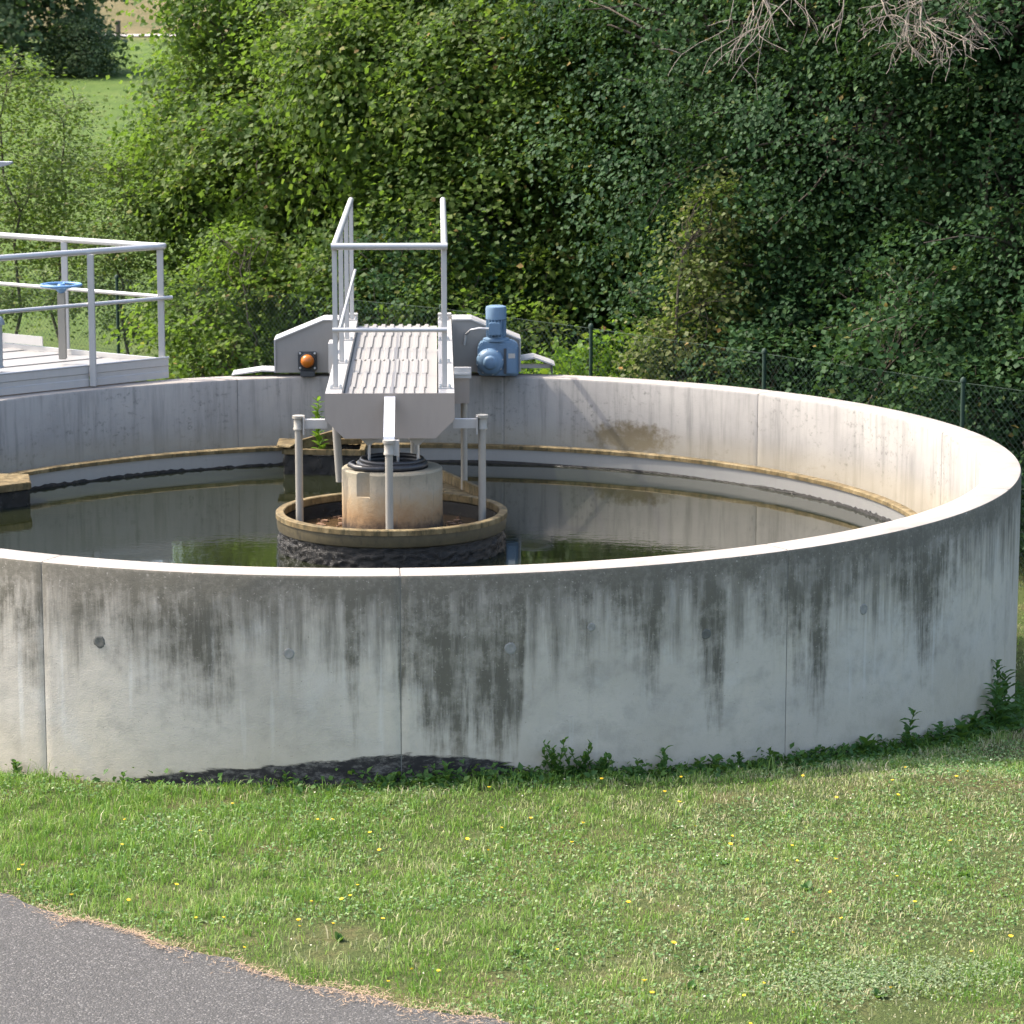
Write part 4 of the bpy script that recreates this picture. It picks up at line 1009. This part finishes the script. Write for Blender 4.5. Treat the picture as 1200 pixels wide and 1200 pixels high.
# dry straw along the path edge
x = rg.uniform(-4, 2.6, 6500); x = x[rg.random(len(x)) < np.clip(.55 + .5 * np.sin(x * 3.3 + 1) * np.sin(x * 7.7), .08, 1)]; y = path_edge(x) + rg.normal(.0, 1, len(x)) * (.03 + .055 * (np.sin(x * 4.1) * np.sin(x * 1.7 + 1) > -.2)) - .02; n = len(x)
a = rg.uniform(0, 6.28, n); L_ = rg.uniform(.015, .07, n); z = gz(x, y) + .014 + rg.uniform(0, .012, n)
dx, dy = np.cos(a) * L_, np.sin(a) * L_; nx, ny = -np.sin(a) * .0022, np.cos(a) * .0022
V = np.stack([np.stack([x - nx, y - ny, z], -1), np.stack([x + nx, y + ny, z], -1), np.stack([x + dx, y + dy, z + rg.uniform(-.004, .012, n)], -1)], 1).reshape(-1, 3)
b = (np.arange(n) * 3)[:, None]; me = big_mesh('dry_straw', V, [b + np.array([[0, 1, 2]])], M['straw'])
tag(link(bpy.data.objects.new('dry_straw', me)), 'tan dry straw and needles lying along the path edge', 'straw', kind='stuff')

# yellow flowers, each its own plant
m = MB(); m.tube([(0, 0, 0), (.004, 0, .04), (0, .004, .075)], .0018, 5); 
n0 = len(m.f)
for k in range(10):
    t = 2 * math.pi * k / 10; c, s = math.cos(t), math.sin(t); c2, s2 = math.cos(t + .34), math.sin(t + .34); c0, s0 = math.cos(t - .34), math.sin(t - .34)
    o = len(m.v); m.v += [(0, .004, .075), (.010 * c0, .010 * s0 + .004, .080), (.018 * c, .018 * s + .004, .081), (.010 * c2, .010 * s2 + .004, .080)]
    m.f.append((o, o + 1, o + 2, o + 3)); m.mi.append(1)
m.lathe([(.0, .082), (.006, .081), (.007, .074), (0, .070)], 8, (0, .004, 0)); m.mi[-24:] = [1] * 24
proto = None; rf = random.Random(12); cnt = 0
def flower(x, y, sc):
    global proto
    if proto is None:
        proto = m.build('yellow_flower', [M['weed'], M['yellow']]); o = proto
    else:
        o = proto.copy(); COL.objects.link(o)
    o.location = (x, y, gnd(x, y) - .002); o.rotation_euler = (rf.uniform(-.35, .15), rf.uniform(-.3, .3), rf.uniform(0, 6.28)); o.scale = (sc, sc, sc)
    tag(o, 'small yellow dandelion like flower in the mown lawn', 'flower', 'yellow flowers in the lawn')
while cnt < 78:
    x = rf.uniform(-2.8, 4.6); y = rf.uniform(-9.8, -4.7)
    if math.hypot(x, y) < RO + .25 or y < float(path_edge(x)) + .12: continue
    if x < -.5 and rf.random() < .45: continue
    flower(x, y, rf.uniform(.55, .95)); cnt += 1

# ------------------------------------------------------------------ weeds along the wall, every leaf its own piece
def blade_mesh(name, L, W, curl, lobed=False):
    n = 7; V = []; F = []
    for i in range(n):
        q = i / (n - 1); w = W * math.sin(math.pi * min(1, .12 + .88 * q)) ** .8 * (1 if not lobed else (1.25 if i % 2 else .7))
        if i == n - 1: w = .0008
        z = L * (.42 * q - curl * q * q); r = L * (q * (1 - .18 * q))
        V += [(r, -w, z + .10 * w), (r, 0, z - .25 * w), (r, w, z + .10 * w)]
    for i in range(n - 1):
        a = 3 * i; F += [(a, a + 3, a + 4, a + 1), (a + 1, a + 4, a + 5, a + 2)]
    me = bpy.data.meshes.new(name); me.from_pydata(V, [], F); me.materials.append(M['weed']); me.polygons.foreach_set('use_smooth', [True] * len(F))
    at_ = me.attributes.new('tint', 'FLOAT', 'POINT'); at_.data.foreach_set('value', [.45] * len(V)); me.update(); return me
LM = [blade_mesh('narrow_leaf', .13, .012, .45), blade_mesh('lance_leaf', .10, .022, .35), blade_mesh('broad_leaf', .16, .040, .30), blade_mesh('thistle_leaf', .15, .022, .50, True), blade_mesh('small_leaf', .065, .019, .2)]
rw = random.Random(31)
LM_LIT = []
for q in LM:
    q = q.copy(); q.materials[0] = M['lime']; LM_LIT.append(q)  # brighter leaf colour makes the scum box weed look sunlit
def weed(label, x, y, z, h, kind, nl, sc=1.0, lean=(0, 0), group='weeds along the wall', LM=LM):
    t = thing('weed', label, 'weed', (x, y, z), 0, group)
    fan = 5 if (kind == 4 and h > .15) else 1
    for f in range(fan):
        hh = h * (1 if f == 0 else rw.uniform(.6, .95)); sp = (0, 0) if fan == 1 else (rw.uniform(-.6, .6), rw.uniform(-.3, .15))
        top = Vector(((lean[0] + sp[0]) * hh, (lean[1] + sp[1]) * hh, hh)); pts = [Vector((0, 0, -.02)), top * .5 + Vector((rw.uniform(-.02, .02), rw.uniform(-.02, .02), 0)), top]
        if h > .06:
            m = MB(); m.tube(pts, [.005 * sc, .004 * sc, .002], 6); o = m.build('stem', M['weed'], t, True)
            at_ = o.data.attributes.new('tint', 'FLOAT', 'POINT'); at_.data.foreach_set('value', [.6] * len(o.data.vertices))
        cnt_ = nl if fan == 1 else max(6, nl // 2)
        for k in range(cnt_):
            q = (k + .5) / cnt_ if h > .06 else 0
            p = pts[0].lerp(pts[1], q * 2) if q < .5 else pts[1].lerp(pts[2], q * 2 - 1)
            o = link(bpy.data.objects.new('leaf', LM[kind]), t); o.location = p
            s = sc * rw.uniform(.75, 1.2) * (1.15 - .5 * q if h > .06 else 1)
            o.scale = (s, s, s); o.rotation_euler = (rw.uniform(-.2, .2), rw.uniform(-.75, -.05) if h > .06 else rw.uniform(-1.0, -.15), k * 2.4 + rw.uniform(-.4, .4))
    return t
def wall_pt(u, off=.07):
    a = R(px_angle(u)); x, y = (RO + off) * math.cos(a), (RO + off) * math.sin(a); return x, y, gnd(x, y)
W_ = [(655, .30, 4, 34, .9, 'bushy weed with many small leaves, tallest in the middle of the wall foot'),
      (676, .25, 4, 26, .9, 'bushy weed leaning right, beside the tallest bushy one'),
      (700, .18, 4, 16, 1.0, 'thin small leaved weed right of the bushy pair'),
      (740, .14, 1, 10, .7, 'short weed between the bushy pair and the curled one'),
      (778, .19, 3, 9, .8, 'upright weed with a curled top at the wall foot'),
      (815, .02, 2, 6, .8, 'broad leaved dock rosette near the tie hole streak'),
      (838, .10, 2, 6, .8, 'broad leaved dock right of the curled weed'),
      (868, .14, 4, 16, .9, 'small leaved weed under the second wall joint from the right'),
      (900, .15, 4, 14, .9, 'small leaved weed just left of the wall joint'),
      (1018, .12, 2, 9, .95, 'dark clump of broad leaves at the wall foot on the right'),
      (1062, .30, 3, 16, .95, 'upright thistle with spreading leaves standing alone against the wall'),
      (1105, .14, 3, 12, 1.1, 'low spreading thistle between the two tall ones'),
      (1165, .34, 3, 20, 1.1, 'tall thistle with drooping leaves near the right end of the wall'),
      (1180, .50, 3, 26, 1.1, 'tallest thistle at the right end of the wall'),
      (1172, .30, 3, 20, 1.3, 'broad thistle crowded between the two tallest on the right'),
      (1188, .40, 3, 22, 1.35, 'leafy thistle touching the right end of the wall'),
      (1125, .12, 2, 9, 1.0, 'dark broad leaved dock between the low thistles'),
      (1145, .16, 3, 14, 1.25, 'low thistle at the foot of the tall right hand ones'),
      (450, .05, 2, 7, .9, 'dock rosette in front of the black band on the wall'),
      (520, .12, 3, 9, .9, 'low thistle at the right end of the black band'),
      (495, .03, 0, 9, 1.2, 'long leaved rosette beside the wall joint under the black band'),
      (565, .06, 1, 9, 1.1, 'short weed at the wall foot right of the black band'),
      (600, .05, 2, 6, .8, 'small dock left of the bushy pair'),
      (330, .10, 4, 10, .9, 'tiny weed at the foot of the pale wall on the left'),
      (140, .09, 4, 9, .9, 'tiny weed under the left tie hole'),
      (8, .10, 4, 16, 1.0, 'small clump of weeds at the left edge of the wall foot'),
      (380, .04, 4, 12, .9, 'small weed below the black band on the left'),
      (960, .09, 4, 12, .9, 'small leaved weed right of the right hand wall joint')]
for u, h, kd, nl, sc, lab in W_:
    x, y, z = wall_pt(u, .06 + .05 * rw.random()); weed(lab, x, y, z, h, kd, nl, sc, (rw.uniform(-.15, .15), rw.uniform(-.2, 0)))
weed('bright green weed growing out of the scum box beside the bridge', -.79, 3.66, -.58, .50, 1, 46, 1.15, (-.03, 0), None, LM_LIT)
k = 0
while k < 12:
    x, y = rw.uniform(-1.5, 4.0), rw.uniform(-9.3, -5.6)
    if math.hypot(x, y) < RO + .4 or y < float(path_edge(x)) + .15: continue
    weed('small dark broad leaved rosette pressed flat into the lawn', x, y, gnd(x, y) + .008, .02, 2, 7, rw.uniform(.30, .5), (0, 0), 'rosettes in the lawn'); k += 1
# low leafy fringe where the mower cannot reach
rg = np.random.default_rng(99); n = 12000
a = rg.uniform(R(px_angle(-60)), R(12), n); dens = np.interp(np.degrees(a), [-130, -112, -95, -85, -30, 10], [.06, .03, .10, .45, 1, 1]); k = rg.random(n) < dens; a = a[k]; n = len(a)
r = RO + .02 + np.abs(rg.normal(0, .12, n)); x, y = r * np.cos(a), r * np.sin(a)
P = np.stack([x, y, gz(x, y) + rg.uniform(.005, .13, n) * np.exp(-(r - RO) / .16)], -1)
V, F = leaves(P, np.stack([rg.normal(0, .8, n), rg.normal(0, .8, n), np.ones(n)], -1), rg.uniform(.02, .065, n), .7, rg, .1)
me = big_mesh('ground_cover', V, [F], M['weed'], np.repeat(rg.uniform(0, .8, n), 4)); tag(link(bpy.data.objects.new('ground_cover', me)), 'low leafy ground cover fringing the foot of the tank wall', 'ground cover', kind='stuff')
